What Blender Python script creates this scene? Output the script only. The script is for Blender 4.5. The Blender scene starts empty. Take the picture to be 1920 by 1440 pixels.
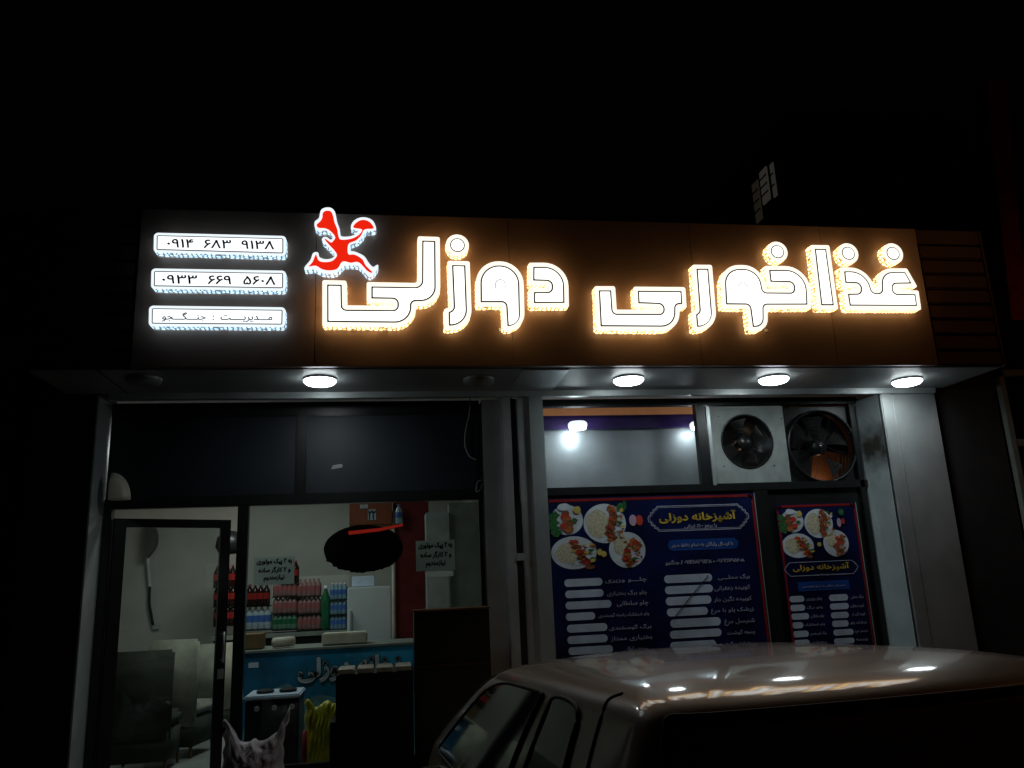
import bpy, bmesh, math, random
from mathutils import Vector, Matrix
from mathutils.geometry import delaunay_2d_cdt
random.seed(7)
R = math.radians
sc = bpy.context.scene
COL = sc.collection

# ------------------------------------------------------------------ camera, world, exposure
F_PX, PITCH, YAW, ROLL = 1500.0, 13.76, 9.10, -2.52
CAM = Vector((0.0, -5.8, 1.8))
p_, y_, r_ = R(PITCH), R(YAW), R(ROLL)
fwd = Vector((math.sin(y_)*math.cos(p_), math.cos(y_)*math.cos(p_), math.sin(p_)))
right0 = Vector((math.cos(y_), -math.sin(y_), 0)); up0 = right0.cross(fwd)
cr = right0*math.cos(r_) + up0*math.sin(r_); cu = -right0*math.sin(r_) + up0*math.cos(r_)
cam = bpy.data.cameras.new('camera'); camo = bpy.data.objects.new('camera', cam); COL.objects.link(camo)
camo.matrix_world = Matrix(((cr.x, cu.x, -fwd.x, CAM.x), (cr.y, cu.y, -fwd.y, CAM.y), (cr.z, cu.z, -fwd.z, CAM.z), (0, 0, 0, 1)))
cam.sensor_width = 36; cam.lens = 36*F_PX/1920; cam.clip_end = 500; cam.clip_start = .05
sc.camera = camo
w = bpy.data.worlds.new("World"); sc.world = w; w.use_nodes = True
bg = w.node_tree.nodes['Background']; bg.inputs[0].default_value = (.5, .55, .6, 1); bg.inputs[1].default_value = .0003
sc.view_settings.view_transform = 'Standard'; sc.view_settings.look = 'None'; sc.view_settings.exposure = 0; sc.view_settings.gamma = 1
sc.cycles.max_bounces = 6; sc.cycles.sample_clamp_indirect = 3

def ray(px, py): return cr*(px-960) + cu*(720-py) + fwd*F_PX
def at(px, py, Y):                      # the point of the plane y = Y where the photograph's survey ray meets it
    d = ray(px, py); return CAM + d*((Y-CAM.y)/d.y)
def atz(px, py, Z):
    d = ray(px, py); return CAM + d*((Z-CAM.z)/d.z)
def atx(px, py, X):
    d = ray(px, py); return CAM + d*((X-CAM.x)/d.x)
def rect(x0, y0, x1, y1, Y):
    a, b, c, d = at(x0, y0, Y), at(x1, y0, Y), at(x0, y1, Y), at(x1, y1, Y)
    return (a.x+c.x)/2, (b.x+d.x)/2, (c.z+d.z)/2, (a.z+b.z)/2       # X0 X1 Z0 Z1

# ------------------------------------------------------------------ materials
def mat(name, col, rough=.6, metal=0., emit=None, es=1., var=.15, scale=6., bump=0., coat=0., alpha=1., bscale=None):
    m = bpy.data.materials.new(name); m.use_nodes = True; nt = m.node_tree; N = nt.nodes; L = nt.links
    b = N['Principled BSDF']; b.inputs['Roughness'].default_value = rough; b.inputs['Metallic'].default_value = metal
    b.inputs['Coat Weight'].default_value = coat; b.inputs['Coat Roughness'].default_value = .04
    tc = N.new('ShaderNodeTexCoord'); nz = N.new('ShaderNodeTexNoise'); nz.inputs['Scale'].default_value = scale; nz.inputs['Detail'].default_value = 5
    L.new(tc.outputs['Object'], nz.inputs['Vector'])
    mx = N.new('ShaderNodeMixRGB'); mx.inputs[1].default_value = tuple(c*(1-var) for c in col)+(1,); mx.inputs[2].default_value = tuple(min(1, c*(1+var)) for c in col)+(1,)
    rp = N.new('ShaderNodeValToRGB'); rp.color_ramp.elements[0].position = .35; rp.color_ramp.elements[1].position = .65
    L.new(nz.outputs['Fac'], rp.inputs[0]); L.new(rp.outputs[0], mx.inputs[0]); L.new(mx.outputs[0], b.inputs['Base Color'])
    if bump:
        n2 = N.new('ShaderNodeTexNoise'); n2.inputs['Scale'].default_value = bscale or scale*8; L.new(tc.outputs['Object'], n2.inputs['Vector'])
        bp = N.new('ShaderNodeBump'); bp.inputs['Strength'].default_value = bump; bp.inputs['Distance'].default_value = .01
        L.new(n2.outputs['Fac'], bp.inputs['Height']); L.new(bp.outputs[0], b.inputs['Normal'])
    if emit: b.inputs['Emission Color'].default_value = emit+(1,); b.inputs['Emission Strength'].default_value = es
    if alpha < 1: b.inputs['Alpha'].default_value = alpha
    return m

def brushed(name, col, rough=.35, metal=.6, stain=None):
    m = mat(name, col, rough, metal, var=.12, scale=3); nt = m.node_tree; N = nt.nodes; L = nt.links; b = N['Principled BSDF']
    tc = N.new('ShaderNodeTexCoord'); mp = N.new('ShaderNodeMapping'); mp.inputs['Scale'].default_value = (60, 60, 1.2); L.new(tc.outputs['Object'], mp.inputs[0])
    nz = N.new('ShaderNodeTexNoise'); nz.inputs['Scale'].default_value = 3; L.new(mp.outputs[0], nz.inputs[0])
    mr = N.new('ShaderNodeMapRange'); mr.inputs[3].default_value = rough*.8; mr.inputs[4].default_value = rough*1.35; L.new(nz.outputs['Fac'], mr.inputs[0]); L.new(mr.outputs[0], b.inputs['Roughness'])
    if stain:                                        # a soot patch with a place of its own
        (sx, sy, sz), rx, rz = stain
        m2 = N.new('ShaderNodeMapping'); m2.inputs['Location'].default_value = (0, -sy/rx, -sz/rz); m2.inputs['Scale'].default_value = (0, 1/rx, 1/rz); L.new(tc.outputs['Object'], m2.inputs[0])
        ln = N.new('ShaderNodeVectorMath'); ln.operation = 'LENGTH'; L.new(m2.outputs[0], ln.inputs[0])
        n3 = N.new('ShaderNodeTexNoise'); n3.inputs['Scale'].default_value = 9; L.new(tc.outputs['Object'], n3.inputs[0])
        ad = N.new('ShaderNodeMath'); ad.operation = 'ADD'; L.new(ln.outputs['Value'], ad.inputs[0]); L.new(n3.outputs['Fac'], ad.inputs[1])
        rp = N.new('ShaderNodeValToRGB'); rp.color_ramp.elements[0].position = .45; rp.color_ramp.elements[0].color = (.13, .11, .09, 1); rp.color_ramp.elements[1].position = .98; rp.color_ramp.elements[1].color = (1, 1, 1, 1)
        sub = N.new('ShaderNodeMath'); sub.operation = 'MULTIPLY'; sub.inputs[1].default_value = .62; L.new(ad.outputs[0], sub.inputs[0]); L.new(sub.outputs[0], rp.inputs[0])
        src = b.inputs['Base Color'].links[0].from_socket
        mu = N.new('ShaderNodeMixRGB'); mu.blend_type = 'MULTIPLY'; mu.inputs[0].default_value = 1; L.new(src, mu.inputs[1]); L.new(rp.outputs[0], mu.inputs[2]); L.new(mu.outputs[0], b.inputs['Base Color'])
    return m

def glow_wall(name, c_hi, c_lo, hi, lo):
    """perforated lit side of a channel letter: bright beads with dark gaps, from UVs in metres"""
    m = bpy.data.materials.new(name); m.use_nodes = True; nt = m.node_tree; N = nt.nodes; L = nt.links; b = N['Principled BSDF']
    b.inputs['Base Color'].default_value = (.35, .3, .25, 1); b.inputs['Metallic'].default_value = .5; b.inputs['Roughness'].default_value = .3
    uv = N.new('ShaderNodeUVMap'); mp = N.new('ShaderNodeMapping'); mp.inputs['Scale'].default_value = (30, 30, 30); L.new(uv.outputs[0], mp.inputs[0])
    vo = N.new('ShaderNodeTexVoronoi'); vo.feature = 'DISTANCE_TO_EDGE'; vo.inputs['Scale'].default_value = 1.0; vo.inputs['Randomness'].default_value = .45; L.new(mp.outputs[0], vo.inputs['Vector'])
    rp = N.new('ShaderNodeValToRGB'); e = rp.color_ramp.elements; e[0].position = .06; e[0].color = c_lo+(1,); e[1].position = .2; e[1].color = c_hi+(1,)
    L.new(vo.outputs['Distance'], rp.inputs[0]); L.new(rp.outputs[0], b.inputs['Emission Color'])
    mr = N.new('ShaderNodeMapRange'); mr.inputs[1].default_value = .07; mr.inputs[2].default_value = .32; mr.inputs[3].default_value = lo; mr.inputs[4].default_value = hi
    L.new(vo.outputs['Distance'], mr.inputs[0]); L.new(mr.outputs[0], b.inputs['Emission Strength'])
    return m

def glass(name, tint=(.8, .85, .85), refl=1.45, dark=0.):
    m = bpy.data.materials.new(name); m.use_nodes = True; nt = m.node_tree; N = nt.nodes; L = nt.links
    for n in list(N):
        if n.type == 'BSDF_PRINCIPLED': N.remove(n)
    t = N.new('ShaderNodeBsdfTransparent'); t.inputs[0].default_value = tint+(1,); g = N.new('ShaderNodeBsdfGlossy'); g.inputs['Roughness'].default_value = .03
    fr = N.new('ShaderNodeFresnel'); fr.inputs[0].default_value = refl; mx = N.new('ShaderNodeMixShader'); L.new(fr.outputs[0], mx.inputs[0]); L.new(t.outputs[0], mx.inputs[1]); L.new(g.outputs[0], mx.inputs[2])
    L.new(mx.outputs[0], N['Material Output'].inputs[0]); return m

M = {}
def mk(k, *a, **kw): M[k] = mat(k, *a, **kw); return M[k]
mk('bronze_panel', (.20, .128, .098), .38, .0, var=.22, scale=1.2, bump=.03)
mk('rib_panel', (.055, .018, .012), .5, var=.2, scale=2)
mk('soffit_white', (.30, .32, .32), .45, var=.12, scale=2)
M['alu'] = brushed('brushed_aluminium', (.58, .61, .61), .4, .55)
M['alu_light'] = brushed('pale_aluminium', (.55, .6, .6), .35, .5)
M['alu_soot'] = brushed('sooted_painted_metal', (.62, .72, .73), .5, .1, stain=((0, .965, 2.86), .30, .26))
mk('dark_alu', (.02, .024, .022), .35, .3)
mk('black_frame', (.012, .014, .014), .35)
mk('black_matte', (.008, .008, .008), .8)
mk('navy_film', (.012, .018, .026), .5, var=.35, scale=1.5)
mk('asphalt', (.05, .05, .05), .9, bump=.4, scale=14)
mk('paving', (.16, .155, .15), .8, bump=.2)
mk('tile', (.32, .33, .31), .35)
mk('plaster', (.47, .46, .41), .85, var=.08, scale=2)
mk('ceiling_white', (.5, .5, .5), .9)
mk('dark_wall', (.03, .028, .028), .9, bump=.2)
mk('white_paint', (.38, .43, .41), .5, var=.2, scale=5)
mk('rim_warm', (.8, .75, .65), .4, emit=(1., .92, .76), es=1.25)
mk('face_warm', (.9, .9, .85), .4, emit=(1., .98, .93), es=2.2)
mk('rim_cool', (.8, .85, .9), .4, emit=(.86, .95, 1.), es=1.05)
mk('face_cool', (.9, .9, .95), .4, emit=(.93, .98, 1.), es=1.35)
mk('face_red', (.6, .02, .01), .4, emit=(1., .02, .005), es=.85)
mk('back_warm', (.8, .7, .5), .5, emit=(1., .55, .16), es=2.4)
mk('red_strip', (.5, .02, .02), .4, emit=(1., .05, .03), es=.22)
mk('sodium', (.9, .6, .3), .4, emit=(1., .38, .1), es=10)
mk('plaster_dim', (.1, .1, .09), .9)
mk('pink_body', (.26, .14, .13), .2)
mk('green_body', (.12, .24, .17), .2)
mk('blue_body', (.16, .28, .36), .2)
mk('fridge_white', (.75, .82, .82), .4, var=.03)
mk('groove', (.03, .025, .03), .6)
mk('ink_navy', (.01, .01, .05), .6)
M['side_warm'] = glow_wall('perforated_warm', (1., .62, .24), (.6, .26, .05), 8.5, .4)
M['side_cool'] = glow_wall('perforated_cool', (.5, .78, 1.), (.25, .32, .4), 2.6, .3)
mk('lens', (.9, .9, .9), .3, emit=(.88, .97, 1.), es=14)
mk('lens_off', (.25, .26, .26), .4)
mk('fixture', (.5, .5, .5), .4)
mk('glass_dark', (.006, .008, .01), .04, coat=.5)
M['clear_glass'] = glass('clear_glass')
mk('menu_navy', (.003, .008, .055), .35, var=.5, scale=3)
mk('menu_red', (.27, .012, .012), .4)
mk('menu_white', (.58, .67, .8), .5)
mk('menu_gold', (.72, .5, .06), .5)
mk('menu_text', (.46, .48, .62), .5)
mk('menu_blue', (.01, .06, .28), .4)
mk('plate_white', (.62, .69, .75), .4)
mk('rice', (.58, .54, .38), .8, var=.25, scale=60)
mk('meat', (.22, .06, .02), .7, var=.5, scale=50)
mk('kebab', (.42, .13, .03), .7, var=.4, scale=50)
mk('herb', (.02, .13, .03), .8, var=.5, scale=60)
mk('tomato', (.55, .05, .02), .5)
mk('lemon', (.62, .48, .1), .6)
mk('onion', (.5, .35, .5), .6)
mk('ink_black', (.01, .01, .012), .6)
mk('paper', (.7, .76, .73), .8)
m_ = M['paper']; nt_ = m_.node_tree; tr_ = nt_.nodes.new('ShaderNodeBsdfTranslucent'); tr_.inputs[0].default_value = (.76, .8, .78, 1); mx_ = nt_.nodes.new('ShaderNodeMixShader'); mx_.inputs[0].default_value = .55
nt_.links.new(nt_.nodes['Principled BSDF'].outputs[0], mx_.inputs[1]); nt_.links.new(tr_.outputs[0], mx_.inputs[2]); nt_.links.new(mx_.outputs[0], nt_.nodes['Material Output'].inputs[0])
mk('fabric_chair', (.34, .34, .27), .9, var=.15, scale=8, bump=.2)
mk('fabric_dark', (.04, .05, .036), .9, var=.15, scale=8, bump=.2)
mk('coke', (.02, .006, .005), .15)
mk('label_red', (.26, .015, .012), .4)
mk('water', (.45, .55, .62), .12, alpha=.7)
mk('label_blue', (.05, .13, .38), .4)
mk('pink_label', (.3, .09, .09), .4)
mk('green_plastic', (.015, .12, .05), .25)
mk('poster_blue', (.015, .26, .48), .5, var=.6, scale=1.3)
mk('poster_sky', (.2, .42, .5), .5, var=.3)
mk('yellow_bag', (.55, .50, .03), .35, var=.3, scale=7, bump=.5)
mk('bag_white', (.62, .58, .62), .35, var=.2, scale=9, bump=.5, alpha=.93)
mk('carton', (.2, .12, .05), .8)
mk('cream', (.6, .56, .45), .6)
mk('red_wall', (.17, .012, .012), .55)
mk('orange', (.3, .08, .03), .5)
mk('purple_band', (.045, .02, .14), .4)
mk('orange_reflection', (.55, .25, .12), .4, emit=(.9, .38, .15), es=.12)  # warm reflection painted as a glowing band, no light source inside
M['steel'] = brushed('galvanised_steel', (.4, .45, .48), .38, .55)
mk('rubber', (.012, .012, .012), .7)
mk('car_paint', (.36, .25, .165), .42, .2, var=.03, coat=1.)
M['car_paint'].node_tree.nodes['Principled BSDF'].inputs['Coat Roughness'].default_value = .07
mk('chrome', (.6, .6, .6), .12, 1.)
mk('tail_red', (.35, .01, .01), .15, coat=1)
mk('brown_lit', (.38, .17, .09), .7, var=.2)
mk('red_column', (.6, .06, .03), .7)
mk('window_lit', (.3, .29, .24), .6, emit=(.75, .72, .6), es=.028, var=.3, scale=3)
mk('window_dim', (.1, .09, .07), .6, emit=(.5, .42, .28), es=.02)
mk('frame_grey', (.22, .24, .21), .6)
mk('cable', (.4, .4, .4), .6)
mk('wood', (.14, .07, .03), .5)

# ------------------------------------------------------------------ object helpers
def tag(o, label=None, cat=None, group=None, kind=None):
    if label: o['label'] = label
    if cat: o['category'] = cat
    if group: o['group'] = group
    if kind: o['kind'] = kind
    return o
def empty(name, label, cat, loc=(0, 0, 0), group=None):
    o = bpy.data.objects.new(name, None); COL.objects.link(o); o.location = loc; o.empty_display_size = .1
    return tag(o, label, cat, group)
def link(name, me, m, parent=None, smooth=False):
    o = bpy.data.objects.new(name, me); COL.objects.link(o)
    for x in (m if isinstance(m, (list, tuple)) else [m]): me.materials.append(M[x] if isinstance(x, str) else x)
    if smooth:
        for p in me.polygons: p.use_smooth = True
    if parent:
        o.parent = parent; q = parent; off = Vector()
        while q is not None: off += q.location; q = q.parent
        o.location = -off                       # geometry is given in world coordinates
    return o
class MB:
    def __init__(s): s.v = []; s.f = []; s.mi = []
    def add(s, vs, fs, mi=0):
        n = len(s.v); s.v += [tuple(v) for v in vs]; s.f += [tuple(i+n for i in f) for f in fs]; s.mi += [mi]*len(fs); return s
    def box(s, x0, x1, y0, y1, z0, z1, mi=0):
        return s.add([(x0,y0,z0),(x1,y0,z0),(x1,y1,z0),(x0,y1,z0),(x0,y0,z1),(x1,y0,z1),(x1,y1,z1),(x0,y1,z1)],
                     [(0,3,2,1),(4,5,6,7),(0,1,5,4),(1,2,6,5),(2,3,7,6),(3,0,4,7)], mi)
    def tube(s, pts, r, n=8, mi=0, cap=True):
        pts = [Vector(p) for p in pts]; rs = r if isinstance(r, (list, tuple)) else [r]*len(pts); vs = []
        for i, p in enumerate(pts):
            d = (pts[min(i+1, len(pts)-1)] - pts[max(i-1, 0)]).normalized()
            a = d.cross(Vector((0, 0, 1)) if abs(d.z) < .9 else Vector((1, 0, 0))).normalized(); b = d.cross(a)
            vs += [p + (a*math.cos(k*2*math.pi/n)+b*math.sin(k*2*math.pi/n))*rs[i] for k in range(n)]
        fs = [(i*n+k, i*n+(k+1) % n, (i+1)*n+(k+1) % n, (i+1)*n+k) for i in range(len(pts)-1) for k in range(n)]
        if cap: fs += [tuple(range(n)), tuple(reversed(range((len(pts)-1)*n, len(pts)*n)))]
        return s.add(vs, fs, mi)
    def lathe(s, c, prof, axis='z', n=24, mi=0):      # prof: (radius, height)
        vs = []; c = Vector(c)
        for r, h in prof:
            for k in range(n):
                a = 2*math.pi*k/n; x, y = r*math.cos(a), r*math.sin(a)
                vs.append(c + (Vector((x, y, h)) if axis == 'z' else Vector((x, h, y))))
        fs = [(i*n+k, i*n+(k+1) % n, (i+1)*n+(k+1) % n, (i+1)*n+k) for i in range(len(prof)-1) for k in range(n)]
        return s.add(vs, fs, mi)
    def build(s, name, m, parent=None, smooth=False, bevel=0., fix=True):
        me = bpy.data.meshes.new(name); me.from_pydata(s.v, [], s.f); me.update()
        for p, k in zip(me.polygons, s.mi): p.material_index = k
        if fix or bevel:
            b = bmesh.new(); b.from_mesh(me)
            if bevel: bmesh.ops.bevel(b, geom=b.edges[:], offset=bevel, segments=2, affect='EDGES', clamp_overlap=True)
            bmesh.ops.recalc_face_normals(b, faces=b.faces[:]); b.to_mesh(me); b.free()
        o = link(name, me, m, parent, smooth)
        if smooth: 
            pass
        return o
def box(name, x0, x1, y0, y1, z0, z1, m, parent=None, bevel=.004):
    return MB().box(min(x0,x1), max(x0,x1), min(y0,y1), max(y0,y1), min(z0,z1), max(z0,z1)).build(name, m, parent, bevel=bevel)

# flat shapes and outlines, in an (x, z) plane that faces -y
def fillet(pts, seg=8):
    out = []; n = len(pts)
    for i in range(n):
        p0, p1, p2 = Vector(pts[i-1][:2]), Vector(pts[i][:2]), Vector(pts[(i+1) % n][:2]); r = pts[i][2]
        a, b = (p0-p1), (p2-p1); la, lb = a.length, b.length
        if la < 1e-6 or lb < 1e-6: continue
        a /= la; b /= lb; cs = max(-1, min(1, a.dot(b))); ang = math.acos(cs)
        if r < 1e-5 or ang > 3.10 or ang < .05: out.append(tuple(p1)); continue
        t = r/math.tan(ang/2); lim = min(la, lb)*.98
        ra, rb = (pts[i-1][2] if n else 0), pts[(i+1) % n][2]
        lim = min(la*(r/(r+ra) if r+ra > 0 else 1), lb*(r/(r+rb) if r+rb > 0 else 1), lim); 
        if t > lim: t = lim; r = t*math.tan(ang/2)
        s0, s1 = p1+a*t, p1+b*t; bis = (a+b).normalized(); c = p1+bis*(r/math.sin(ang/2))
        k = max(2, int(seg*(math.pi-ang)/1.5)+1) if r > .01 else 3
        v0, v1 = s0-c, s1-c; th = math.pi-ang; sg = 1 if v0.x*v1.y-v0.y*v1.x > 0 else -1
        for j in range(k+1):
            q = sg*th*j/k; out.append((c.x+v0.x*math.cos(q)-v0.y*math.sin(q), c.y+v0.x*math.sin(q)+v0.y*math.cos(q)))
    return out
def area(p): return sum(p[i-1][0]*p[i][1]-p[i][0]*p[i-1][1] for i in range(len(p)))/2
def inset(pts, d):
    n = len(pts); s = 1 if area(pts) > 0 else -1; out = []
    for i in range(n):
        p0, p1, p2 = Vector(pts[i-1][:2]), Vector(pts[i][:2]), Vector(pts[(i+1) % n][:2])
        e0, e1 = (p1-p0).normalized(), (p2-p1).normalized()
        n0, n1 = Vector((-e0.y, e0.x))*s, Vector((-e1.y, e1.x))*s
        m = (n0+n1); 
        if m.length < .2: m = n0.copy(); k = 1
        else: m.normalize(); k = min(2.5, 1/max(.2, m.dot(n0)))
        cross = (e0.x*e1.y-e0.y*e1.x)*s; q = p1+m*d*k; r = pts[i][2]
        out.append((q.x, q.y, max(r-d, .002) if cross > 0 else r+d*.9))
    return out
def catmull(pts, k=4, closed=True):
    out = []; n = len(pts); rng = range(n if closed else n-1)
    for i in rng:
        g = lambda j: pts[j % n] if closed else pts[max(0, min(n-1, j))]
        a, b, c, d = g(i-1), g(i), g(i+1), g(i+2)
        for j in range(k):
            t = j/k; out.append(tuple(.5*(2*b[q]+(c[q]-a[q])*t+(2*a[q]-5*b[q]+4*c[q]-d[q])*t*t+(3*b[q]-a[q]-3*c[q]+d[q])*t**3) for q in range(len(a))))
    if not closed: out.append(tuple(pts[-1]))
    return out
def winding(p, loops, nonzero):
    wn = 0; cr_ = False
    for lp in loops:
        n = len(lp)
        for i in range(n):
            a, b = lp[i-1], lp[i]
            if (a[1] > p[1]) != (b[1] > p[1]) and p[0] < (b[0]-a[0])*(p[1]-a[1])/(b[1]-a[1])+a[0]: wn += 1 if b[1] > a[1] else -1; cr_ = not cr_
    return wn != 0 if nonzero else cr_
def tri(loops, union=False):
    vs = []; es = []
    for lp in loops:
        n = len(vs); m = len(lp); vs += [Vector(p[:2]) for p in lp]; es += [(n+i, n+(i+1) % m) for i in range(m)]
    r = delaunay_2d_cdt(vs, es, [], 1, 1e-6); V = [tuple(v) for v in r[0]]; fs = []
    for f in r[2]:
        c = (sum(V[i][0] for i in f)/len(f), sum(V[i][1] for i in f)/len(f))
        if winding(c, loops, union): fs.append(tuple(f))
    return V, fs
def flat(mb, loops, y, mi=0, union=False):
    vs, fs = tri(loops, union); mb.add([(x, y, z) for x, z in vs], fs, mi); return mb
def sheet(name, loops, y, m, parent=None, union=False):
    mb = MB(); flat(mb, loops, y, 0, union)
    me = bpy.data.meshes.new(name); me.from_pydata(mb.v, [], mb.f); me.update()
    b = bmesh.new(); b.from_mesh(me)
    for f in b.faces:
        f.normal_update()
        if f.normal.y > 0: f.normal_flip()
    b.to_mesh(me); b.free()
    return link(name, me, m, parent)
def prism(name, loops, y0, y1, m, parent=None, sides_only=False, uvs=False, front_only=False):
    mb = MB()
    if not sides_only:
        flat(mb, loops, y0)
        if not front_only: flat(mb, loops, y1)
    uvl = [None]*len(mb.f)
    for lp in loops:
        n = len(lp); acc = 0
        for i in range(n):
            a, b = lp[i], lp[(i+1) % n]; l = math.hypot(a[0]-b[0], a[1]-b[1])
            mb.add([(a[0], y0, a[1]), (b[0], y0, b[1]), (b[0], y1, b[1]), (a[0], y1, a[1])], [(0, 1, 2, 3)])
            uvl.append([(acc, 0), (acc+l, 0), (acc+l, y1-y0), (acc, y1-y0)]); acc += l
    me = bpy.data.meshes.new(name); me.from_pydata(mb.v, [], mb.f); me.update()
    if uvs:
        ul = me.uv_layers.new(name='UVMap')
        for p, u in zip(me.polygons, uvl):
            if u:
                for li, q in zip(p.loop_indices, u): ul.data[li].uv = q
    return link(name, me, m, parent)
def circle(cx, cz, r, n=40, rz=None): return [(cx+r*math.cos(2*math.pi*k/n), cz+(rz or r)*math.sin(2*math.pi*k/n)) for k in range(n)]
def rrect(x0, x1, z0, z1, r): return fillet([(x0, z0, r), (x1, z0, r), (x1, z1, r), (x0, z1, r)])

# ------------------------------------------------------------------ Persian lettering
BASE = {'ا':0xFE8D,'آ':0xFE81,'ب':0xFE8F,'پ':0xFB56,'ت':0xFE95,'ث':0xFE99,'ج':0xFE9D,'چ':0xFB7A,'ح':0xFEA1,'خ':0xFEA5,'د':0xFEA9,'ذ':0xFEAB,'ر':0xFEAD,'ز':0xFEAF,
 'س':0xFEB1,'ش':0xFEB5,'ص':0xFEB9,'ض':0xFEBD,'ط':0xFEC1,'ظ':0xFEC5,'ع':0xFEC9,'غ':0xFECD,'ف':0xFED1,'ق':0xFED5,'ک':0xFB8E,'گ':0xFB92,'ل':0xFEDD,'م':0xFEE1,'ن':0xFEE5,'و':0xFEED,'ه':0xFEE9,'ی':0xFBFC}
NOJ = set('اآدذرزو')
def shape(s):
    out = []
    for i, c in enumerate(s):
        if c not in BASE: out.append(c); continue
        pv = i > 0 and ((s[i-1] in BASE and s[i-1] not in NOJ) or s[i-1] == 'ـ')
        nx = i+1 < len(s) and (s[i+1] in BASE or s[i+1] == 'ـ') and c not in NOJ
        out.append(chr(BASE[c] + (3 if pv and nx else 2 if nx else 1 if pv else 0)))
    r = ''.join(reversed(out)); res = ''; run = ''
    for c in r:                                     # digit runs read left to right
        if c in '۰۱۲۳۴۵۶۷۸۹': run = c+run
        else: res += run+c; run = ''
    return res+run
_cache = {}
def glyph_loops(s, raw=False):
    key = (s, raw)
    if key in _cache: return _cache[key]
    c = bpy.data.curves.new('t', 'FONT'); c.body = s if raw else shape(s); c.resolution_u = 3
    o = bpy.data.objects.new('t', c); COL.objects.link(o); bpy.context.view_layer.update()
    cv = o.to_curve(bpy.context.evaluated_depsgraph_get(), apply_modifiers=False)
    loops = []
    for sp in cv.splines:
        pts = []
        if sp.type == 'BEZIER':
            bp = sp.bezier_points; n = len(bp)
            for i in range(n):
                a, b = bp[i], bp[(i+1) % n]; p0, h0, h1, p1 = a.co, a.handle_right, b.handle_left, b.co
                st = 3 if ((h0-p0).cross(p1-p0).length > 1e-5 or (h1-p0).cross(p1-p0).length > 1e-5) else 1
                for j in range(st):
                    t = j/st; q = p0*(1-t)**3+h0*3*t*(1-t)**2+h1*3*t*t*(1-t)+p1*t**3; pts.append((q.x, q.y))
        else: pts = [(p.co.x, p.co.y) for p in sp.points]
        cl = []
        for p in pts:
            if not cl or math.hypot(p[0]-cl[-1][0], p[1]-cl[-1][1]) > 1e-4: cl.append(p)
        if len(cl) > 2: loops.append(cl)
    o.to_curve_clear(); COL.objects.unlink(o); bpy.data.objects.remove(o); bpy.data.curves.remove(c)
    _cache[key] = loops; return loops
def inside(p, lp):
    r = False; n = len(lp)
    for i in range(n):
        a, b = lp[i], lp[i-1]
        if (a[1] > p[1]) != (b[1] > p[1]) and p[0] < (b[0]-a[0])*(p[1]-a[1])/(b[1]-a[1]+1e-12)+a[0]: r = not r
    return r
def writing(name, s, x0, x1, z0, z1, y, m, parent, bold=0., raw=False, keep=False, align='c'):
    """one line of writing fitted into the rectangle, facing -y"""
    lps = glyph_loops(s, raw)
    xs = [p[0] for l in lps for p in l]; zs = [p[1] for l in lps for p in l]
    w_, h_ = max(xs)-min(xs), max(zs)-min(zs); sx, sz = (x1-x0)/w_, (z1-z0)/h_
    if keep:
        k = min(sx, sz); cx = {'c': (x0+x1)/2-w_*k/2, 'r': x1-w_*k, 'l': x0}[align]; cz = (z0+z1)/2-h_*k/2; sx = sz = k
    else: cx, cz = x0, z0
    L2 = [[(cx+(p[0]-min(xs))*sx, cz+(p[1]-min(zs))*sz) for p in l] for l in lps]
    mb = MB(); ck = (s, raw, 'tri')
    if ck not in _cache: _cache[ck] = tri(lps, True)
    V_, F_ = _cache[ck]; mb.add([(cx+(p[0]-min(xs))*sx, y, cz+(p[1]-min(zs))*sz) for p in V_], F_)
    if True:
        if bold:
            for lp in L2:
                n = len(lp)
                for j in range(n):
                    a, b = Vector(lp[j]), Vector(lp[(j+1) % n]); d = (b-a)
                    if d.length < 1e-7: continue
                    d.normalize(); q = Vector((-d.y, d.x))*bold; e = d*bold*.5
                    mb.add([(v.x, y-.001-.0002*(j % 2), v.y) for v in (a-q-e, b-q+e, b+q+e, a+q-e)], [(0, 1, 2, 3)])
    me = bpy.data.meshes.new(name); me.from_pydata(mb.v, [], mb.f); me.update()
    return link(name, me, m, parent)

# ------------------------------------------------------------------ ground
tag(box('street', -40, 40, -40, -.17, -.3, 0, 'asphalt', bevel=0), kind='structure')
pv = MB().box(-40, 40, -.048, .8, -.3, .13).build('pavement', 'paving'); tag(pv, kind='structure')
kb = MB()
for i in range(40): kb.box(-20+i, -20+i+.985, -.168, -.05, -.3, .14)
tag(kb.build('kerb', 'paving', bevel=.008), kind='structure')
tag(box('far_ground', -60, 60, .8, 60, -.3, -.02, 'asphalt', bevel=0), kind='structure')

t = empty('street_lamp', 'orange sodium street lamp on a pole right of the parked car', 'street lamp', (7.6, -2.6, 0))
MB().tube([(7.6, -2.6, 0), (7.6, -2.6, 3), (7.6, -2.6, 5.6)], [.08, .065, .05], 14).build('pole', 'frame_grey', t, smooth=True)
MB().tube([(7.6, -2.6, 5.55), (7.3, -2.65, 5.8), (6.8, -2.7, 5.85)], .035, 10).build('arm', 'frame_grey', t, smooth=True)
MB().box(6.45, 6.95, -2.82, -2.58, 5.82, 5.93).build('lamp_head', 'frame_grey', t, bevel=.03)
MB().box(6.5, 6.85, -2.79, -2.61, 5.79, 5.819).build('lens', 'sodium', t, bevel=.008)
L = bpy.data.lights.new('bulb', 'AREA'); L.shape = 'RECTANGLE'; L.size = .35; L.size_y = .18; L.energy = 4.5; L.color = (1, .36, .1)
lo = bpy.data.objects.new('bulb', L); COL.objects.link(lo); lo.parent = t; lo.location = (6.67-7.6, -.1, 5.77)

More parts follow.
